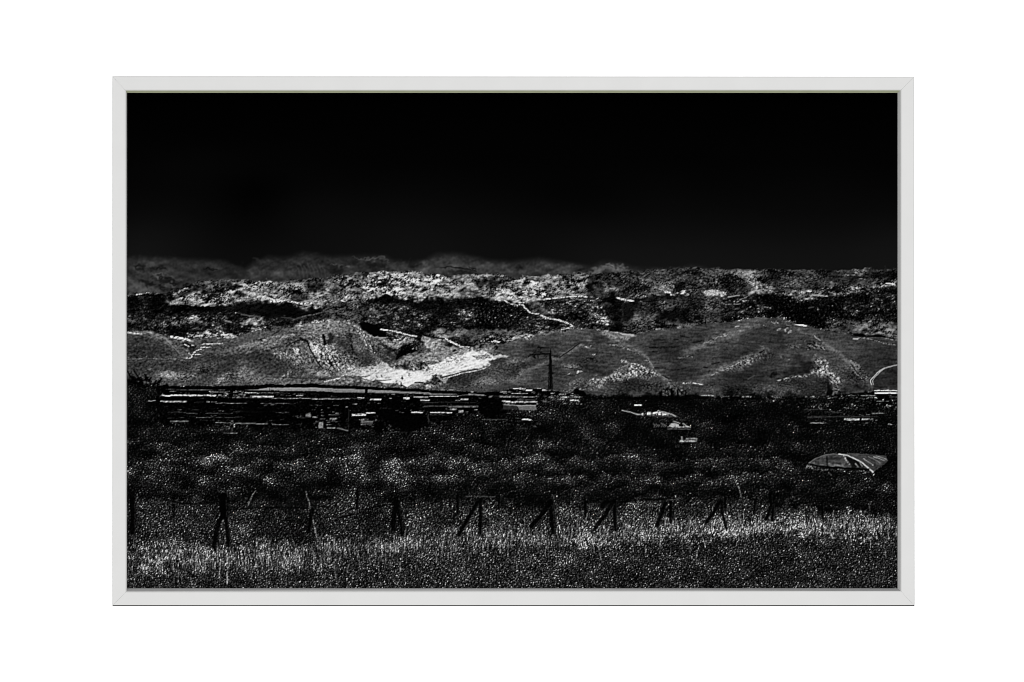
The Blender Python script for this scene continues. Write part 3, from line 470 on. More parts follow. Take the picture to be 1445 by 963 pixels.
area(c5(950,130, 1130,165, 1313,195, 1313,260, 1150,250, 1040,210), 105, 'smooth', f=3); line(c5(1000,150, 1140,170, 1300,195), 1.5, 165, rough=.2, op=.8); tone(c5(880,220, 1000,230, 1000,330, 900,320), 46, f=5)
area(c6(0,180, 150,185, 170,205, 60,265, 0,270), 118, 'smooth', f=2); line(c6(0,195, 140,200), 2, 175, 1)
area(c6(200,170, 280,130, 400,115, 540,108, 480,135, 330,160, 220,185), 88, 'bush', f=2); flat(c6(0,175, 190,170, 330,120, 420,95, 560,75, 560,110, 330,125, 200,150, 120,178), 5, rough=.1, f=2, op=.8); area(c6(670,90, 740,90, 740,130, 690,130), 100, 'rock', f=2); blobs(c6(960,50, 1005,42, 920,75, 890,80, 1145,30), 2, 1.4, 110)
tone(c6(340,230, 900,180, 1100,150, 1000,340, 600,420, 340,420), 50, f=8); tone(c6(540,560, 1000,560, 1000,740, 560,740), 47, f=8); tone(c6(600,640, 850,650, 850,720, 620,720), 40, f=5)
for P in (c6(390,268, 530,262), c6(340,352, 480,358), c6(480,345, 640,352), c6(520,365, 560,375), c6(640,258, 700,255), c6(720,215, 820,230), c6(380,405, 430,410), c6(400,605, 540,610), c6(690,630, 710,632), c6(740,625, 790,605), c6(1010,600, 1050,602), c6(1110,560, 1200,540), c6(880,290, 1010,270)): line(P, 2.2, 16, 1.4, rough=.7, op=.85)
for P in (c6(0,360, 100,390, 210,440), c6(280,500, 330,520, 370,570), c6(1010,300, 1120,260, 1200,215, 1313,210), c6(1200,215, 1300,190), c6(1100,700, 1200,640, 1313,610), c6(700,480, 820,465, 900,480)): line(P, 2.2, 120, 1.2, rough=.6, op=.6, soft=.9)
area(c6(0,600, 130,545, 240,580, 340,640, 460,700, 340,740, 150,740, 60,770, 0,740), 96, 'gully', f=3); tone(c6(60,660, 160,620, 230,680, 130,740, 40,740), 150, f=4); tone(c6(0,580, 120,560, 100,620, 0,650), 60, f=4); line(c6(120,548, 220,575, 320,635, 440,695), 2.4, 155, 1.6, rough=.4, op=.75); line(c6(500,700, 580,742), 1.6, 20)
area(c6(20,780, 200,760, 260,860, 220,900, 60,900), 34, 'rock', f=4); area(c6(190,760, 400,780, 560,860, 250,900), 64, 'rock', f=4)
area(c6(440,920, 560,790, 680,820, 820,860, 840,930, 560,960), 76, 'gully', f=4); blobs(c6(600,890, 470,910, 620,910, 700,860, 780,890, 550,870, 710,880, 500,860), 1.8, 3.2, 5, tex='plain'); line(c6(760,798, 830,795, 940,805, 1000,812), 2, 165, 1.2, rough=.5); blob(c6(585,800)[0], 3.5, 1.6, 105); area(c6(1040,800, 1150,810, 1140,910, 1060,900), 66, 'rock', f=4)
# hill with summit
tone(c7(0,60, 330,0, 480,-15, 420,100, 200,190, 0,240), 62, f=5); tone(c7(240,180, 480,110, 800,170, 880,300, 560,330, 240,330), 46, f=8); tone(c7(100,400, 420,330, 520,380, 300,470, 0,560, 0,420), 42, f=6)
flat(c7(880,68, 1000,70, 1060,85, 1050,98, 960,88), 225, rough=.12); flat(c7(160,95, 215,85, 225,93, 170,105), 185); blobs(c7(545,85, 710,135, 850,170, 660,45, 785,150), 2.6, 1.2, 150); line(c7(620,40, 700,55), 1.3, 130, rough=.4); line(c7(800,80, 860,92), 1.2, 110)
line(c7(0,215, 60,212), 2, 130, rough=.3); line(c7(150,250, 250,190, 380,140), 2, 90, op=.5, soft=1); line(c7(1150,215, 1180,245, 1220,270), 1.5, 160, 1)
line(c7(480,420, 530,390), 2.4, 12, 1.4, rough=.4); blobs(c7(510,350), 3, 1.2, 90); line(c7(280,350, 380,400), 2, 28, op=.5)
area(c7(0,640, 160,570, 270,500, 350,470, 480,430, 600,400, 620,470, 480,520, 360,570, 240,610, 100,640), 72, 'gully', f=4); tone(c7(200,560, 330,490, 390,500, 340,590, 230,600), 112, f=4); line(c7(0,640, 120,590, 220,540, 360,485), 2, 125, 1.2, rough=.6, op=.7)
area(c7(830,350, 960,315, 980,340, 860,375), 88, 'gully', f=2); area(c7(1040,300, 1150,300, 1190,330, 1300,360, 1313,385, 1180,380, 1060,350), 92, 'gully', f=2); blobs(c7(820,500, 730,465, 480,640, 740,490), 2, 1.6, 110)
tone(c7(0,680, 240,650, 600,610, 700,560, 620,760, 400,820, 100,800), 44, f=8); tone(c7(580,720, 690,670, 710,700, 640,750), 14, f=3); line(c7(330,750, 400,700), 1.6, 92, op=.6)
area(c7(690,770, 860,710, 1060,700, 1000,740, 860,760, 900,830, 820,840), 62, 'gully', f=3); line(c7(690,775, 780,745, 870,715, 1060,712), 2.2, 125, 1.6, rough=.7, op=.8)
tone(c7(1000,560, 1160,540, 1120,640, 1000,660), 26, f=5); area(c7(1080,700, 1150,590, 1180,500, 1313,520, 1313,760, 1200,700), 98, 'gully', f=3); tone(c7(1150,630, 1260,600, 1250,670, 1160,660), 158, f=3)
area(c7(700,760, 1080,730, 1313,780, 1313,900, 720,860), 38, 'rock', f=5); area(c7(0,820, 700,800, 1313,880, 1313,970, 0,970), 50, 'rock', f=6); tone(c7(30,860, 140,870, 150,940, 50,940), 12, f=4)
area(c8(220,640, 300,480, 400,540, 470,640, 560,720, 640,800, 560,830, 470,800, 400,710, 300,680), 92, 'gully', f=4); tone(c8(260,640, 340,600, 380,640, 340,680), 165, f=3); tone(c8(400,680, 520,700, 540,780, 460,760), 135, f=4); tone(c8(60,560, 240,520, 250,640, 160,700, 60,680), 34, f=10, warp=4)
area(c8(440,560, 640,560, 900,760, 940,800, 700,800, 560,700), 62, 'rock', f=5); area(c8(700,520, 820,570, 960,740, 900,770, 780,640), 100, 'rock', f=4); line(c8(710,560, 760,640, 850,740, 880,770), 1.6, 22, op=.8); line(c8(700,590, 760,660, 840,740), 1.6, 120, rough=.4, op=.7); blobs(c8(680,495, 730,520), 4, 1.6, 22)
area(c8(120,300, 280,290, 420,360, 400,385, 180,370), 80, 'gully', f=2); tone(c8(860,300, 1290,330, 1290,700, 1100,600, 900,660, 800,500), 46, f=8); tone(c8(980,700, 1290,620, 1290,870, 1000,860), 38, f=5)
area(c8(480,800, 560,830, 620,960, 470,960), 82, 'gully', f=3); area(c8(410,950, 410,780, 440,775, 480,830, 470,950), 4, 'plain', f=1.5); tone(c8(180,740, 400,740, 400,950, 100,950, 60,820), 36, f=6)
tone(c8(600,800, 940,810, 940,880, 640,900), 54, f=4); tone(c8(740,815, 960,812, 960,835, 760,850), 20, f=3)
line(c8(800,235, 900,240, 1000,265, 1090,300, 1250,325), 1.6, 130, 1, rough=.4, op=.8); line(c8(740,248, 795,248), 2, 190); line(c8(1030,225, 1280,268), 1.6, 110, rough=.3, op=.7); flat(c8(720,185, 860,180, 900,215, 1040,190, 1220,240, 1100,230, 900,225, 760,220), 3, f=1.5)
line(c8(1285,568, 1200,590, 1120,612, 1060,650), 1.8, 150, 2.4); line(c8(1060,640, 1000,700, 950,760, 950,790, 965,820), 1.2, 200, 1.2); line(c8(1075,650, 1000,720, 975,765, 985,815), 1.0, 175); flat(c8(1120,605, 1060,640, 1050,665, 1080,650, 1130,615), 170, op=.8)
# folds of the hills
rw = win(724, 340, 2.647); lw = win(178, 340, 2.647)
for P, w, v, o in ((rw(940,288, 840,335, 740,378, 640,420), 5, 84, .55), (rw(1000,292, 1080,330, 1160,378), 5, 80, .5), (rw(1160,380, 1240,440, 1300,500, 1335,545), 4, 88, .5), (rw(950,405, 860,440, 760,490, 700,520), 4, 82, .5), (rw(330,345, 420,385, 500,430, 520,470), 3, 92, .5), (rw(430,460, 520,490, 585,525), 3, 96, .5), (rw(0,520, 60,480, 130,450, 200,420, 290,370), 3.5, 84, .6), (rw(0,380, 120,350, 260,340), 6, 76, .5), (rw(1140,440, 1180,490, 1210,560), 5, 96, .4), (rw(1000,520, 1080,505, 1150,480), 2.5, 96, .5), (rw(280,530, 360,510, 440,490), 3, 100, .5), (rw(820,300, 900,288), 3, 78, .5),
  (rw(560,390, 620,440, 600,500), 9, 44, .5), (rw(1000,400, 900,480, 800,540), 9, 42, .5), (rw(1060,440, 1100,480, 1020,500), 7, 36, .6), (rw(700,430, 560,430), 6, 48, .5), (rw(420,520, 480,540), 6, 36, .5), (rw(1380,420, 1420,500), 8, 44, .5), (rw(240,440, 300,480), 8, 50, .4), (rw(60,400, 150,400), 8, 52, .4), (rw(700,360, 620,390), 5, 50, .4),
  (lw(420,395, 520,370, 620,350), 3, 104, .5), (lw(640,320, 760,305, 860,312), 5, 112, .6), (lw(560,420, 640,440), 5, 110, .5), (lw(860,320, 900,360, 960,420), 3.5, 112, .6), (lw(330,520, 400,500, 470,490), 4, 100, .5), (lw(120,500, 260,505), 5, 92, .5), (lw(780,470, 860,480, 960,470), 5, 120, .5), (lw(720,300, 800,330, 840,420), 4, 96, .4), (lw(20,345, 90,345, 160,375), 3, 88, .5),
  (lw(300,440, 400,430, 480,420), 7, 48, .5), (lw(820,380, 840,420), 5, 34, .5), (lw(920,400, 1000,440), 5, 46, .5), (lw(40,400, 160,420), 8, 46, .5), (lw(560,470, 620,500), 6, 52, .4)): glow(P, w, 60 + (v-60)*(1.7 if v > 60 else 1.45), min(1, o*1.35))
tone(lw(610,335, 700,308, 800,303, 860,310, 880,335, 800,345, 700,345), 112, f=5, op=.8); tone(lw(690,320, 790,318, 780,340, 700,342), 128, f=4, op=.8)
glow(lw(500,375, 560,350, 640,320, 760,302, 850,305, 890,340, 950,395, 985,440), 1.8, 128, .6); glow(lw(880,345, 900,400, 940,440, 960,470), 2.4, 118, .5)
glow(lw(460,470, 560,455, 640,480), 9, 46, .45); glow(lw(810,370, 850,420, 880,460), 6, 42, .5); glow(lw(930,390, 990,430), 3, 40, .5); glow(lw(200,460, 330,450, 400,470), 8, 48, .4)
# dark foot band and bright canopies at right edge
# ======================= valley floor
FOOT = c1(0,835, 430,828, 700,832, 1313,828) + c2(0,832, 300,822, 560,812, 740,812, 900,802, 1060,812, 1313,815) + c3(0,820, 300,830, 640,842, 1000,858, 1313,880) + c4(0,875, 250,890, 600,905, 830,905) + m3(0,165, 60,150, 330,150, 460,185, 580,150, 620,205, 900,205) + m4(0,200, 440,205, 740,215, 1240,170, 1250,155, 1500,155) + [(1275, 840), (170, 840)]
area(FOOT, 3, 'dim', f=1.2, warp=.5)
fl = lambda P, v, r=.08, f=.8, w=.25: flat(P, v, rough=r, f=f, warp=w)
# pale bands of fields and glasshouses
fl(c2(240,880, 420,872, 520,855, 640,848, 1313,856, 1313,900, 1000,895, 560,890), 128, .07); line(c2(420,872, 640,860, 1313,868), 1.4, 165, op=.6)
fl(c3(0,860, 300,868, 500,875, 860,890, 1313,915, 1313,932, 860,920, 400,912, 0,905), 118, .07); line(c3(0,868, 400,880, 860,902), 1.4, 150, op=.5)
fl(c4(0,918, 200,925, 410,932, 410,942, 0,935), 122); line(c4(560,936, 740,944), 1.6, 135)
flat(c2(535,862, 545,895, 650,900, 650,868, 630,868, 625,890, 600,862, 570,866, 560,890), 4, rough=.4, f=1.4, warp=1.2, op=.9); flat(c3(500,858, 532,860, 530,925, 498,920), 3); flat(c2(940,768, 955,768, 957,800, 935,800), 4)
flat(c2(740,812, 760,800, 800,806, 930,805, 1000,800, 1060,806, 1180,806, 1240,818, 740,822), 3, f=1, warp=.8)
H = [ # horizontal strips: window, x0, x1, y, thickness, tone
 (m1,300,697,198,10,235),(m1,960,1115,206,9,240),(m1,290,480,242,8,190),(m1,200,255,237,5,150),(m1,625,650,244,6,170),(m1,660,700,243,5,110),(m1,690,920,254,4,120),(m1,840,1100,214,4,120),(m1,1100,1445,220,4,140),(m1,1015,1275,256,4,85),(m1,540,600,250,3,75),
 (m1,330,480,155,4,75),(m1,480,760,158,4,105),(m1,355,410,170,4,120),(m1,655,770,175,5,120),(m1,820,860,172,4,160),(m1,905,1000,178,5,185),(m1,1000,1230,180,4,120),(m1,1280,1330,201,6,170),(m1,730,760,208,4,110),(m1,860,890,190,5,150),(m1,820,850,195,4,150),
 (m1,350,480,322,4,62),(m1,480,560,328,5,70),(m1,620,820,328,4,72),(m1,820,950,318,4,52),(m1,550,740,358,4,95),(m1,760,900,358,4,68),(m1,365,495,386,6,150),(m1,690,825,397,5,115),(m1,835,985,402,6,120),(m1,985,1075,405,5,150),(m1,1105,1200,409,5,120),(m1,780,850,472,5,160),(m1,1130,1230,324,4,68),(m1,1285,1350,360,4,85),(m1,520,580,303,3,60),(m1,850,950,310,3,50),(m1,750,790,470,4,90),
 (m2,0,275,223,6,165),(m2,275,330,220,4,70),(m2,330,385,214,7,190),(m2,425,505,228,10,225),(m2,666,712,220,15,240),(m2,740,850,210,7,200),(m2,790,860,232,9,170),(m2,860,1070,204,5,215),(m2,1045,1085,235,5,190),(m2,1085,1140,226,8,210),(m2,580,605,190,6,170),(m2,560,585,216,5,150),(m2,300,330,261,7,190),(m2,245,265,284,6,150),(m2,815,1210,275,9,62),(m2,1000,1210,281,5,135),(m2,800,1200,248,4,52),
 (m2,290,395,338,13,240),(m2,395,463,325,8,215),(m2,725,810,322,8,235),(m2,860,1020,323,8,215),(m2,1005,1055,299,10,150),(m2,1068,1105,314,18,130),(m2,1180,1205,303,5,140),(m2,360,445,390,8,140),(m2,358,410,374,12,95),(m2,130,185,366,8,130),(m2,150,170,372,10,110),(m2,55,95,368,7,85),(m2,110,170,435,8,120),(m2,120,200,338,5,110),(m2,170,200,325,5,150),(m2,5,40,357,8,130),(m2,1240,1420,373,5,75),(m2,540,700,464,4,52),(m2,730,770,466,4,62),(m2,860,1000,340,4,60),(m2,1385,1445,241,9,220),(m2,1400,1445,278,8,130),(m2,1290,1445,205,12,95),(m2,1160,1180,172,8,160),(m2,1370,1445,172,6,190),(m2,1060,1270,196,4,120),(m2,940,970,158,6,150),(m2,1000,1040,156,7,150),
 (m3,0,70,175,5,120),(m3,70,165,148,7,225),(m3,165,215,159,10,235),(m3,230,275,147,5,150),(m3,285,325,158,8,220),(m3,60,180,183,5,160),(m3,0,260,208,5,170),(m3,0,250,244,9,205),(m3,100,240,228,4,100),(m3,330,370,210,6,150),(m3,425,465,212,8,210),(m3,500,580,210,7,185),(m3,485,550,233,9,215),(m3,425,450,226,6,190),(m3,400,440,190,6,150),
 (m3,955,1010,269,10,215),(m3,1200,1365,442,6,90),(m3,1310,1360,424,6,160),(m3,95,180,440,4,70),(m3,140,205,374,8,210),(m3,1120,1260,349,4,85),
 (m4,0,100,198,6,165),(m4,135,200,205,6,90),(m4,295,365,208,7,175),(m4,520,580,212,7,150),(m4,1255,1430,162,8,235),(m4,1262,1430,180,12,240),(m4,1160,1270,198,6,110),(m4,1370,1430,210,6,62),(m4,790,905,399,8,125),(m4,1038,1150,372,15,165),(m4,1166,1222,372,12,155),(m4,1230,1250,374,12,150),(m4,1265,1280,378,8,120),(m4,770,905,355,16,42),(m4,905,1290,352,6,50),(m4,740,900,299,5,50),(m4,940,1040,321,5,50),(m4,1240,1335,327,7,110),(m4,1340,1390,272,7,120),(m4,1360,1390,408,6,150),(m4,1275,1330,240,7,110)]
for w, x0, x1, y, t, v in H:
    k = t*.5; s = 2.5
    flat(w(x0, y-k, (x0+x1)/2, y-k-s*.2, x1, y-k+s*.4, x1, y+k, x0, y+k), v*rng.uniform(.88,1), rough=.2, f=1.0, warp=.35)
for n_, w, x0, x1, y0, y1, lo, hi in ((80,m1,300,1440,165,420,25,95),(40,m1,640,1000,165,215,60,190),(80,m2,0,1440,185,350,25,110),(40,m2,0,480,320,440,40,130),(60,m3,0,560,150,260,40,170),(30,m3,0,260,300,440,25,90),(36,m4,760,1420,230,420,30,110),(40,m4,0,1240,200,222,60,150),(16,m4,1050,1420,190,300,40,140)):
    for _ in range(n_):
        x = rng.uniform(x0, x1); y = rng.uniform(y0, y1); l = abs(rng.normal(0, 22)) + 4
        line(w(x, y, x+l, y+rng.normal(0, 1.5)), rng.uniform(.7, 1.5), rng.uniform(lo, hi), .7, rough=.6, op=.8)
fl(m3(100,272, 235,272, 248,306, 120,303), 100, .08); fl(m3(0,268, 95,272, 110,300, 0,300), 40, .1); line(m3(0,266, 96,270), 1.4, 120); line(m3(100,270, 236,272), 1.4, 150)
fl(m2(50,395, 80,390, 84,435, 50,435), 125, .1); fl(m1(1350,330, 1385,322, 1388,355, 1350,355), 100, .2)
for i in range(10): line(m2(362+i*9,388, 360+i*9,405+(i*37%9)), 1.1, 120, op=.7)
line(m2(185,438, 262,452), 1.5, 105); line(m2(268,300, 268,450), 1, 36); line(m2(848,340, 850,395), 1.2, 50)
# houses with sun-struck gables in the wood
line(m3(868,305, 930,322, 985,336), 1.3, 165, 1.3); line(m3(975,335, 1000,336), 1.6, 150); flat(m3(1008,328, 1020,328, 1022,343, 1008,343), 200, rough=.2)
line(m3(1128,308, 1190,325, 1258,345), 1.3, 175); line(m3(1128,313, 1200,333, 1258,349), .8, 120); fl(m3(1048,318, 1080,316, 1080,342, 1048,343), 165, .3); fl(m3(1088,318, 1125,318, 1120,342, 1090,344), 190, .5); fl(m3(1130,318, 1152,320, 1150,343, 1130,343), 200, .25); fl(m3(1155,322, 1210,338, 1210,344, 1155,344), 175, .3); line(m3(1060,345, 1230,352), 1.2, 70)
fl(m3(1218,402, 1250,398, 1280,410, 1280,428, 1205,428), 165, .12); line(m3(1240,384, 1285,402), 1.3, 160); line(m3(1310,404, 1345,425), 1.6, 150); line(m3(1200,428, 1362,428), 1.6, 135, rough=.2); line(m3(1290,376, 1316,376), 1, 70)
fl(m3(1295,495, 1308,497, 1310,535, 1296,535), 118, .1); line(m3(1288,530, 1405,530), 3, 130, 2.6, rough=.25); line(m3(1335,514, 1410,514), 2, 125, rough=.2); blobs(m3(1240,500, 1245,515, 1215,505), 2, 2.6, 75)
for i, x in enumerate((1095, 1112, 1128, 1150, 1165, 1178)): line(m3(x,400+i%3*6, x+12,415, x+4,428), 1.2, 120, op=.7)
# ======================= woods and orchard
area(m1(0,100, 60,60, 110,70, 160,110, 240,120, 300,90, 250,160, 250,300, 200,400, 0,420), 8, 'leaf', f=3, warp=2.5); tone(m1(60,130, 260,150, 300,230, 200,280, 60,240), 18, f=6)
area(m1(0,395, 300,400, 560,420, 800,440, 1100,440, 1445,440) + m2(0,440, 300,450, 500,465, 860,470, 1000,380, 1180,340, 1445,370) + m3(0,330, 250,230, 500,215, 620,205, 1445,205) + m4(0,210, 740,215, 1430,280, 1500,560) + [(1275, 735), (170, 735)], 13, 'leaf', f=5, warp=3)
E = lambda w, x0, y0, x1, y1, v, f=9: tone(w(x0,y0, x1,y0, x1,y1, x0,y1), v*(1.22 if v < 60 else 1), f=f, warp=5)
for a in ((m1,60,420,300,520,15),(m1,280,420,450,520,24),(m1,450,440,760,600,16),(m1,760,470,1100,600,14),(m1,1300,450,1440,540,22),(m1,1080,440,1300,560,9),
 (m1,50,540,280,640,36),(m1,50,640,280,720,26),(m1,300,610,620,690,40),(m1,280,690,560,760,24),(m1,600,570,860,700,32),(m1,860,600,1300,760,36),(m1,1150,620,1440,760,40),(m1,600,700,850,800,14),(m1,230,740,600,830,32),(m1,600,790,900,900,36),(m1,850,760,1100,860,14),(m1,50,700,220,900,7),(m1,1050,780,1440,900,20),(m1,330,840,500,900,28),
 (m2,0,470,100,560,20),(m2,100,470,500,560,10),(m2,500,470,800,560,17),(m2,930,420,1060,540,26),(m2,1060,350,1200,520,17),(m2,1200,380,1445,520,17),(m2,0,560,500,660,17),(m2,500,560,900,660,12),(m2,900,540,1200,680,16),(m2,1200,540,1445,700,21),
 (m2,0,650,260,760,34),(m2,230,640,480,720,38),(m2,480,680,900,790,34),(m2,900,690,1445,790,34),(m2,0,760,400,860,32),(m2,400,760,900,860,26),(m2,900,800,1445,920,22),(m2,150,860,330,920,34),(m2,620,830,760,920,38),
 (m3,260,240,480,330,22),(m3,60,500,330,660,26),(m3,480,300,760,500,18),(m3,760,330,1100,480,17),(m3,220,390,460,480,8),(m3,230,440,420,540,6),(m3,560,480,860,640,17),(m3,860,520,1100,700,11),(m3,1180,540,1440,700,22),(m3,0,640,280,760,22),(m3,280,640,560,760,14),(m3,680,610,800,700,20),(m3,1060,680,1300,760,24),
 (m3,0,760,260,880,40),(m3,130,740,340,880,40),(m3,380,760,520,880,14),(m3,500,760,800,900,28),(m3,800,780,1060,880,36),(m3,1060,760,1300,900,20),(m3,1280,740,1445,880,27),(m3,1100,220,1445,360,5),(m3,640,220,900,300,10),
 (m4,0,230,500,420,10),(m4,400,340,740,540,4),(m4,750,400,1400,620,14),(m4,920,400,1050,500,13),(m4,0,400,140,500,15),(m4,150,480,420,560,9),(m4,0,560,340,680,20),(m4,350,560,740,720,12),(m4,0,720,300,860,22),(m4,0,820,260,900,32),(m4,300,800,700,900,22),(m4,700,760,900,860,17),(m4,900,760,1250,850,8),(m4,880,860,1300,929,18),(m4,1250,700,1430,900,7),(m4,560,680,760,760,12),(m4,350,200,900,280,20),(m4,900,200,1250,260,14),
 (b1,50,20,250,180,5),(b1,220,20,480,110,26),(b1,500,20,900,160,30),(b1,900,20,1200,160,12),(b1,1150,20,1445,120,16),(b1,900,130,1200,200,20),(b1,600,110,760,170,9),
 (b2,0,20,240,120,12),(b2,240,20,560,110,30),(b2,560,60,800,190,26),(b2,800,20,1100,120,16),(b2,900,100,1200,180,6),(b2,1100,20,1445,110,22),(b2,230,90,460,180,20),
 (b3,0,20,340,120,34),(b3,340,20,520,160,10),(b3,520,20,800,130,26),(b3,800,20,1060,130,26),(b3,1060,100,1300,170,18),(b3,60,140,330,240,9),
 (b4,0,60,280,150,17),(b4,350,60,520,150,22),(b4,480,60,760,140,26),(b4,500,130,950,250,8),(b4,760,80,1100,130,20),(b4,1100,80,1250,140,22),(b4,950,140,1430,260,8),(b4,1250,100,1380,230,16)): E(*a)
# polytunnel
area(m4(770,700, 830,655, 900,630, 960,623, 1030,625, 1110,650, 1170,700, 1220,735, 900,715), 62, 'smooth', f=1, warp=.5); area(m4(1000,625, 1060,622, 1200,625, 1340,640, 1362,672, 1310,716, 1250,757, 1180,692, 1090,642), 58, 'smooth', f=1, warp=.3)
tone(m4(905,640, 1010,645, 1000,665, 905,665), 40, f=2); tone(m4(1040,640, 1150,680, 1190,730, 1090,720, 1060,670), 16, f=2); tone(m4(790,695, 900,690, 1050,700, 1050,715, 800,705), 100, f=2)
line(m4(770,700, 830,656, 900,630, 960,624, 1020,626), 1.3, 95); line(m4(1000,625, 1060,635, 1120,660, 1180,695, 1248,755), 1.2, 205, 1.9); line(m4(1180,660, 1250,705), 1.6, 190, 1.2); line(m4(1215,640, 1300,690), 1.0, 120); line(m4(1250,645, 1330,672), 1.2, 165, .9); line(m4(1270,640, 1345,662), 1.0, 150); line(m4(1150,645, 1240,700), .9, 60); line(m4(1100,632, 1200,690), .8, 60)
line(m4(770,698, 860,710, 960,722, 1220,735), 2.2, 3); line(m4(913,640, 915,712), 1.6, 8); line(m4(1035,640, 1060,680, 1075,700), 2.2, 140, 1.4, rough=.3); line(m4(1120,695, 1140,718), 2, 130, 1.2); line(m4(1150,680, 1170,715), 1.4, 120); line(m4(1058,622, 1200,626, 1345,642), 1, 70)
for P in (m4(770,710, 755,740), m4(790,715, 820,740), m4(800,720, 815,735), m4(930,760, 945,780), m4(1000,735, 1050,745), m4(1180,745, 1195,770), m4(880,745, 930,740)): line(P, 2.4, 95, 1.2, rough=.6, op=.8)
# rows of crowns, the farthest first
def row(x0, x1, y0, y1, step, rx, ry, top, low, skip=.0):
    x = x0
    while x < x1:
        if rng.random() >= skip:
            k = (x - x0)/(x1 - x0); crown(x, y0 + (y1-y0)*k + rng.normal(0, 4.5), rx*rng.uniform(.75, 1.3), ry*rng.uniform(.75, 1.3), top*rng.uniform(.7, 1.4), low*.8, op=.85)
        x += step*rng.uniform(.6, 1.35)
row(760, 1130, 572, 574, 17, 12, 12, 17, 5); row(820, 960, 590, 600, 24, 16, 18, 22, 5); row(730, 900, 590, 606, 30, 17, 24, 24, 6)
for x, y, rx, ry, t in ((768,572,14,15,34), (790,568,15,13,32), (782,588,18,14,28), (815,584,18,16,24), (752,592,12,10,26), (845,580,18,14,20), (1180,590,16,12,20), (1215,598,18,14,20), (1250,590,14,14,17), (1190,612,18,12,18), (190,566,16,22,22), (212,562,12,16,20), (205,584,20,14,15)): crown(x, y, rx, ry, t, 5)
row(560, 760, 606, 604, 24, 17, 11, 24, 7); row(960, 1266, 612, 616, 26, 18, 12, 20, 5); row(180, 440, 612, 614, 26, 18, 9, 24, 7); row(440, 800, 622, 626, 27, 19, 10, 25, 7)
crown(1000, 609, 12, 13, 26, 6); crown(936, 612, 20, 24, 20, 5); crown(880, 622, 22, 26, 21, 5); crown(800, 618, 20, 22, 22, 6)
row(800, 1150, 636, 640, 26, 18, 13, 26, 6); row(180, 800, 636, 640, 26, 20, 12, 34, 9); row(1100, 1266, 676, 684, 24, 17, 12, 22, 5)
row(180, 800, 656, 660, 25, 21, 13, 54, 12); row(760, 1130, 658, 664, 25, 19, 13, 40, 8)
row(180, 720, 678, 680, 27, 21, 14, 50, 9); row(700, 1100, 682, 686, 26, 20, 13, 46, 7); row(1060, 1266, 696, 702, 24, 17, 11, 26, 5)
for x in np.arange(185, 1262, 15):              # hollows under the rows
    blob((x + rng.normal(0, 5), np.interp(x, [180, 700, 1060, 1266], [700, 703, 706, 716]) + rng.normal(0, 3)), rng.uniform(7, 15), rng.uniform(4, 8), 5, op=rng.uniform(.35, .95), warp=3)
# crowns of dark trees in the plain
for w, x, y, rx, ry in ((m2,600,250,60,45),(m2,560,330,70,60),(m2,700,400,150,55),(m2,230,390,40,40),(m2,310,400,40,30),(m2,1250,260,40,55),(m2,1340,260,55,60),(m2,1300,330,80,35),(m1,800,190,14,45),(m1,1000,310,120,50),(m1,330,140,20,25),(m3,540,170,60,16)):
    p = w(x, y)[0]; blob(p, rx/5.16, ry/5.16, 4, tex='dim', warp=2.5)
    flat([(p[0]+rx/5.4*math.cos(t)*(1+.2*math.sin(5*t)), p[1]+ry/5.4*math.sin(t)*(1+.2*math.cos(4*t))) for t in np.linspace(0, 6.28, 22)], 2, rough=.6, f=2.5, warp=2, op=.82)
area(m3(250,250, 300,235, 480,225, 620,215, 700,260, 900,300, 950,420, 600,500, 400,400, 260,400), 18, 'leaf', f=6, warp=3)
tone(m3(560,215, 1440,215, 1440,260, 560,260), 11, f=4)
for x in range(560, 1440, 11):                  # ragged top of the wood against the hill
    h = rng.uniform(0, 26); line(m3(x,222, x+rng.uniform(-4,4),206-h*.55), rng.uniform(1.2,2.6), 2, .7, op=.9)
for x in range(0, 760, 13): line(m4(x,222, x+rng.uniform(-4,4),212-rng.uniform(0,14)), rng.uniform(1.2,2.4), 2, .7, op=.9)
for x, h in ((1145,175), (1225,140), (1230,150), (1270,150), (1330,165), (1150,165)): line(m3(x,225, x,h+15, x+1,h), 3.2, 2, .8)
for i in range(46):
    x = rng.uniform(330, 1420); y = 225 + rng.uniform(0, 70)*(.4 if x < 700 else 1); blob(m4(x,y)[0], rng.uniform(1.2,3), rng.uniform(.8,1.6), rng.uniform(60,150), warp=2, op=.8)
for P in (m1(95,10, 130,70, 160,120), m1(60,45, 90,80), m1(175,45, 200,80, 230,95), m1(295,75, 285,100, 240,120), m1(225,65, 205,95), m1(260,90, 240,125), m1(50,20, 70,60), m1(110,80, 150,90, 190,85)): line(P, 2.2, 3, 1.6, rough=.2)
blobs(m1(70,45, 55,80, 185,60, 200,75, 80,95, 240,115, 150,100, 280,105, 120,100, 215,100), 3.4, 2.6, 4, tex='dim', warp=3)
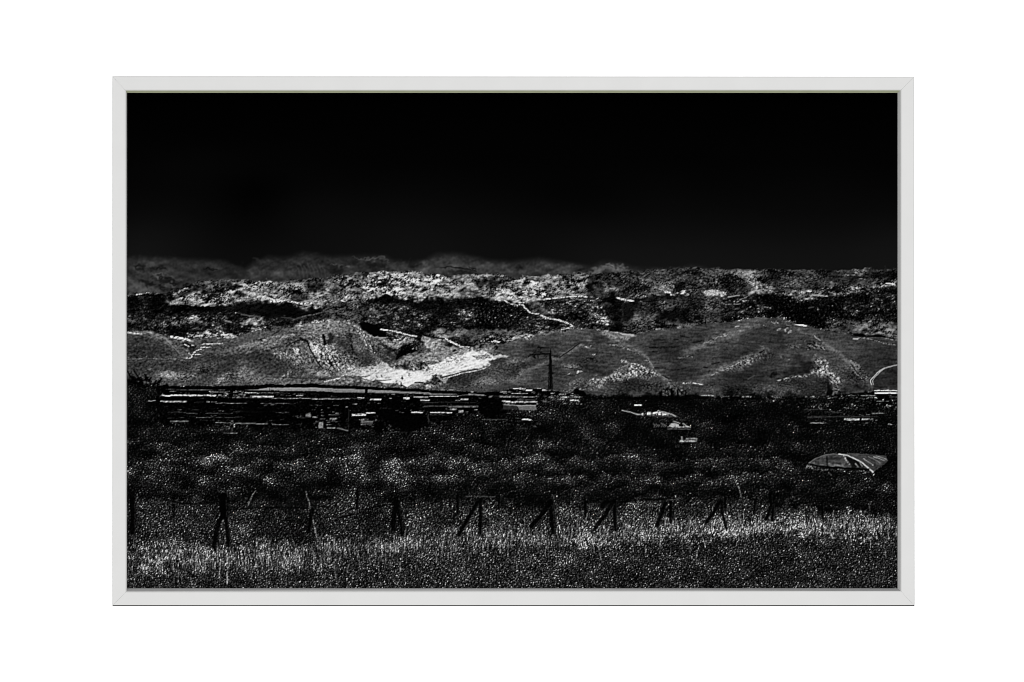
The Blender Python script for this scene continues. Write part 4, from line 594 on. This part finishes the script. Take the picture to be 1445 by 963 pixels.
# pylon
line(c5(342,365, 340,400), .9, 6); line(c5(340,398, 338,860), 1.5, 4, 2.6); line(c5(331,430, 312,880), 1.1, 6, 1.4); line(c5(348,430, 360,880), 1.1, 6, 1.4)
for k in range(9): y = 440+k*48; e = 8+k*2.2; line(c5(338-e,y, 340+e,y+34), .9, 10); line(c5(340+e,y, 338-e,y+34), .9, 10)
for y in (690, 740, 790, 840): blob(c5(340,y)[0], .7, 1.1, 70, warp=0)
for P in (c5(180,362, 230,355, 325,362), c5(90,450, 200,440, 330,440), c5(345,452, 445,458), c5(210,430, 330,425), c5(300,580, 345,583, 380,583), c5(310,675, 400,668)): line(P, 1.4, 8, 1.2, rough=.5, op=.9)
blobs(c5(80,435, 110,455, 140,430, 160,455, 180,420, 200,445, 230,415, 250,440, 215,350, 240,365, 300,470, 280,440, 130,475, 180,470, 400,480, 430,480, 190,345, 90,460), 2.2, 1.3, 12, tex='plain', warp=2)
line(c5(360,690, 520,690, 640,710), 1, 28, rough=.5); line(c5(480,600, 720,630), 1, 30, rough=.6)
for x, y in ((1268,752), (1290,738), (1312,722), (1334,704), (1356,686), (1372,668)): flat(m4(x-9,y+16, x-4,y-8, x+6,y-12, x+14,y+2, x+8,y+20), 5, rough=.5, f=1.6, warp=1.6)
for x in range(775, 1260, 9):
    y = np.interp(x, [775, 1000, 1240], [722, 738, 758]) + rng.uniform(-3, 14); blob(m4(x, y)[0], rng.uniform(1.2, 2.6), rng.uniform(1.2, 3), rng.uniform(25, 75), tex='leaf', warp=2, op=.8)
# ======================= meadow
GR = b1(0,205, 120,175, 230,205, 400,200, 560,210, 760,250, 900,215, 1100,200, 1300,240, 1445,210) + b2(60,200, 200,150, 420,180, 640,210, 800,170, 1050,200, 1200,180, 1445,190) + b3(60,270, 200,260, 330,230, 460,210, 600,220, 720,240, 850,195, 1000,200, 1060,190, 1250,170, 1445,190) + b4(30,190, 200,180, 400,190, 560,230, 780,230, 900,290, 1000,270, 1080,250, 1250,290, 1445,345) + [(1275, 840), (170, 840)]
area(GR, 34, 'sward', f=9, warp=3.5)
for a in ((b1,110,180,380,300,32),(b1,400,200,520,280,36),(b1,550,210,720,330,26),(b1,110,300,700,430,30),(b1,820,200,1100,330,32),(b1,800,330,1000,470,42),(b1,1050,200,1350,300,16),(b1,1000,330,1340,480,18),(b1,1200,230,1380,330,12),
 (b2,70,140,210,220,30),(b2,230,110,330,260,34),(b2,350,150,440,230,30),(b2,50,300,360,480,26),(b2,350,280,560,480,17),(b2,650,220,900,400,32),(b2,870,200,1060,400,28),(b2,1250,200,1445,400,36),
 (b3,80,250,180,330,30),(b3,380,200,560,380,42),(b3,580,240,700,380,36),(b3,840,200,1140,390,44),(b3,1240,170,1340,280,36),(b3,1100,260,1240,380,24),(b3,0,330,240,420,30),
 (b4,0,200,120,340,30),(b4,180,190,380,300,34),(b4,380,200,520,330,36),(b4,540,230,800,330,42),(b4,1000,270,1250,350,40)): E(*a, 8)
BR = b1(0,540, 100,480, 250,470, 420,500, 560,530, 800,530, 1000,500, 1150,520, 1300,510, 1445,520) + b2(0,480, 110,470, 220,480, 360,490, 520,490, 600,440, 720,450, 840,410, 960,410, 1060,440, 1200,420, 1400,400) + b3(0,430, 240,430, 340,380, 480,370, 620,400, 760,400, 860,390, 1000,390, 1150,380, 1300,350, 1445,340) + b4(30,350, 200,340, 400,330, 600,330, 800,320, 1000,320, 1100,300, 1250,330, 1430,340, 1430,430, 1250,470, 1150,440, 900,450, 800,440, 600,420, 400,420, 200,430, 0,450) + b3(1400,460, 1180,450, 1000,450, 860,490, 600,500, 400,490, 220,510, 60,510) + b2(1400,530, 1100,520, 900,500, 720,530, 620,580, 500,560, 330,540, 100,560, 0,560) + b1(1350,680, 1240,700, 1000,660, 800,640, 560,700, 330,720, 180,700, 60,640)
area(BR, 50, 'grass', f=16, warp=4)
for a in ((b1,160,560,340,720,92),(b1,260,600,340,700,108),(b1,460,540,600,680,86),(b1,620,530,800,620,92),(b1,980,520,1080,680,82),(b1,1200,520,1320,700,84),(b1,120,480,340,560,66),(b1,60,540,140,640,46),(b1,340,560,440,720,50),(b1,840,540,960,680,50),(b1,1080,540,1180,660,52),
 (b2,100,480,220,560,72),(b2,340,490,460,560,54),(b2,520,490,660,580,98),(b2,560,520,620,560,130),(b2,680,480,760,540,76),(b2,740,420,860,480,66),(b2,860,410,960,460,76),(b2,1040,450,1200,520,82),(b2,1250,420,1400,500,78),
 (b3,40,440,180,520,70),(b3,160,440,320,510,92),(b3,380,380,480,460,84),(b3,520,410,640,490,130),(b3,550,430,620,470,170),(b3,640,410,820,470,92),(b3,820,420,900,480,100),(b3,900,410,1060,460,92),(b3,1140,390,1200,450,120),(b3,1240,360,1420,450,112),(b3,1320,350,1400,400,92),
 (b4,0,360,100,430,116),(b4,100,340,260,440,98),(b4,180,330,400,420,104),(b4,400,340,540,400,98),(b4,520,320,700,400,108),(b4,700,340,850,420,98),(b4,840,340,920,470,116),(b4,940,300,1120,390,96),(b4,1120,330,1280,460,98),(b4,1280,350,1420,410,62)): tone(a[0](a[1],a[2], a[3],a[2]+6, a[3],a[4], a[1],a[4]), a[5], f=10, warp=5)
for a in ((b1,50,720,700,830,30),(b1,700,640,760,740,18),(b1,760,660,1445,830,30),(b1,50,640,150,720,34),(b2,0,560,500,830,32),(b2,500,580,1445,830,33),(b3,0,520,1445,830,31),(b3,1050,540,1100,620,20),(b4,0,470,1430,830,27),(b4,1300,440,1430,830,28),(b1,440,720,560,780,18),(b3,300,560,520,640,48),(b2,640,560,960,600,38),(b1,860,760,960,820,22)): E(*a, 10)
# long pale straws
for _ in range(900):
    x = rng.uniform(180, 1266); yb = np.interp(x, [180, 450, 560, 720, 800, 830, 1000, 1266], [800, 790, 775, 765, 760, 758, 748, 748]) + rng.normal(0, 9)
    if rng.random() < (.3 if x < 800 else .1) : yb += rng.uniform(0, 26)
    h = rng.uniform(7, 18)*(1.25 if x < 480 else .95); d = rng.normal(0, 1.8)
    line([(x, yb), (x+d*.4, yb-h*.5), (x+d*1.2, yb-h)], .9, rng.uniform(70, 215), .6, rough=.4, op=rng.uniform(.35, .85))
for P in (b1(1350,120, 1380,230, 1420,420, 1440,490), b2(0,300, 25,400, 45,490), b4(220,0, 270,90, 290,160), b3(690,510, 700,560, 715,620), b1(770,300, 700,420), b2(165,640, 175,760), b1(930,220, 965,140, 985,120)): line(P, 2.0, 105, 1.6, rough=.5, op=.75)
# ---- fence of braced posts
def post(P, w0, w1, v=2):
    line(P, w0, v, w1, rough=0, op=.9, soft=.9)
    line([(x + w0*.34, y + 2) for x, y in P], .9, 42, .9, rough=.7, op=.55, soft=.5)
for P, w in ((b1(755,150, 750,290, 725,330, 695,440, 680,520), 7), (b1(765,260, 775,360, 785,440, 785,515), 6.4), (b1(750,160, 752,300), 11), (b1(90,180, 88,420), 8), (b1(392,170, 390,300), 4), (b1(1395,260, 1370,420), 6),
 (b2(612,200, 600,300, 595,390), 8), (b2(625,230, 645,330, 662,440), 5.5), (b2(335,110, 330,240), 4.5), (b2(1065,150, 1062,280), 4.5), (b2(1205,200, 1160,280, 1110,370, 1070,440), 5.6), (b2(1228,190, 1230,300, 1228,420), 6), (b2(1365,160, 1362,250), 4),
 (b3(345,200, 355,310, 362,420), 7), (b3(350,200, 300,270, 240,340, 205,375), 6.5), (b3(815,190, 812,290, 818,400), 5.6), (b3(800,200, 745,290, 675,385), 6.2), (b3(760,200, 725,230), 9), (b3(600,200, 597,300), 4.5), (b3(1220,200, 1222,350), 5), (b3(1180,210, 1120,370), 6),
 (b4(140,190, 110,240, 60,310, 40,340), 5), (b4(148,200, 155,290, 180,390), 4.2), (b4(172,180, 172,230), 4), (b4(525,170, 520,260, 515,330), 5), (b4(515,200, 490,280, 470,325), 4.6), (b4(390,190, 385,280), 4), (b4(880,200, 885,320), 4), (b4(500,140, 505,190), 6)): post(P, w, w*.9)
for P in (b2(0,275, 100,305, 200,312, 330,285, 460,230, 600,215), b2(0,225, 120,235), b1(400,205, 560,215, 760,190), b1(800,255, 1000,240, 1360,240), b3(830,200, 1060,180, 1250,175)): line(P, 2.2, 3, 1.8, rough=.2, op=.8)
line(b2(1120,160, 1240,158, 1330,162), 1.3, 62, rough=.4); line(b2(60,292, 180,318), 1, 75, rough=.4, op=.6); line(b1(240,205, 400,210), 1.2, 48, rough=.4)
# faint hand signature in the corner of the print
for P in ([(1206,811), (1202,809), (1198,811), (1197,816), (1199,821), (1205,823)], [(1210,818), (1213,815), (1215,819), (1212,822), (1210,819)], [(1220,823), (1220,816), (1225,815), (1227,823)], [(1231,823), (1231,815), (1236,816), (1237,823)], [(1241,815), (1240,823)], [(1246,823), (1246,814), (1250,815)]): line(P, 1.1, 105, .9, rough=.3, op=.6)
# ---- put the grain on the tones, then the fine marks
for k, q in (('leaf', .82), ('sward', .86), ('grass', .98), ('bush', .86), ('scrub', .88)): TEX[k] = TEX[k]*q
M = np.maximum(M, 11*W['leaf']*(YY > 565))
wsum = sum(W.values())
IMG = M*sum(W[k]*TEX[k] for k in NAMES)/np.maximum(wsum, 1e-3)
IMG = np.where(IMG > 150, 150 + 105*np.tanh((IMG-150)/105), IMG)
n5 = .7*n1 + .7*n2
for mk in FIX:
    if mk[0] == 'p':
        _, P, f, warp, val, rough, op = mk
        sl, m = pmask(P, f, warp)
    else:
        _, P, wa, wb, val, rough, op, soft = mk
        sl = _crop(P, max(wa, wb) + 3); X = XX[sl] + .35*WX[sl]; Y = YY[sl] + .35*WY[sl]
        if X.size == 0: continue
        m = np.zeros(X.shape, np.float32); nseg = len(P) - 1
        for i in range(nseg):
            d, t = _segd(X, Y, P[i], P[i+1]); w = wa + (wb - wa)*(i + t)/nseg
            m = np.maximum(m, np.clip((w*.5 + soft - np.sqrt(d))/(2*soft), 0, 1))
    if m.size == 0: continue
    m = m*op
    v = val*np.clip(1 + rough*n5[sl], .05, 1.5)
    IMG[sl] += (v - IMG[sl])*m
IMG = np.clip(IMG, 0, 250)
CRISP = .9
# ---------------------------------------------------------------- the sheet that carries the picture
# the printer's own screen: fine marks are levelled a little, then edges are crisped
IMG = soften(IMG, .42); IMG = np.clip(IMG + CRISP*(IMG - soften(IMG, 1.1)), 0, 250)
lin = np.where(IMG/255 <= .04045, IMG/255/12.92, ((IMG/255 + .055)/1.055)**2.4)/LIGHT
ZP = LIPD + .002
sc = 1 + ZP/D
co = np.empty((PH, PW, 3), np.float32)
co[..., 0] = (XX - 722.5)/1000*sc - base.x; co[..., 1] = ZP - base.y; co[..., 2] = (481.5 - YY)/1000*sc - base.z
idx = np.arange(PH*PW, dtype=np.int32).reshape(PH, PW)
quads = np.stack([idx[1:, :-1], idx[1:, 1:], idx[:-1, 1:], idx[:-1, :-1]], -1).reshape(-1, 4)
me = bpy.data.meshes.new("photo_print")
me.vertices.add(PH*PW); me.vertices.foreach_set("co", co.ravel())
me.loops.add(quads.size); me.loops.foreach_set("vertex_index", quads.ravel())
me.polygons.add(len(quads)); me.polygons.foreach_set("loop_start", np.arange(0, quads.size, 4, dtype=np.int32))
try: me.polygons.foreach_set("loop_total", np.full(len(quads), 4, np.int32))
except Exception: pass
me.update(calc_edges=True)
at = me.attributes.new("ink", 'FLOAT_COLOR', 'POINT')
rgba = np.ones((PH*PW, 4), np.float32); rgba[:, :3] = lin.reshape(-1, 1); at.data.foreach_set("color", rgba.ravel())
m = bpy.data.materials.new("printed_paper"); m.use_nodes = True; nt = m.node_tree; nt.nodes.clear()
out = nt.nodes.new("ShaderNodeOutputMaterial"); df = nt.nodes.new("ShaderNodeBsdfDiffuse"); ar = nt.nodes.new("ShaderNodeAttribute"); ar.attribute_name = "ink"
nt.links.new(ar.outputs["Color"], df.inputs["Color"]); nt.links.new(df.outputs[0], out.inputs["Surface"])
sheet = link("photo_print", me, [m], root)
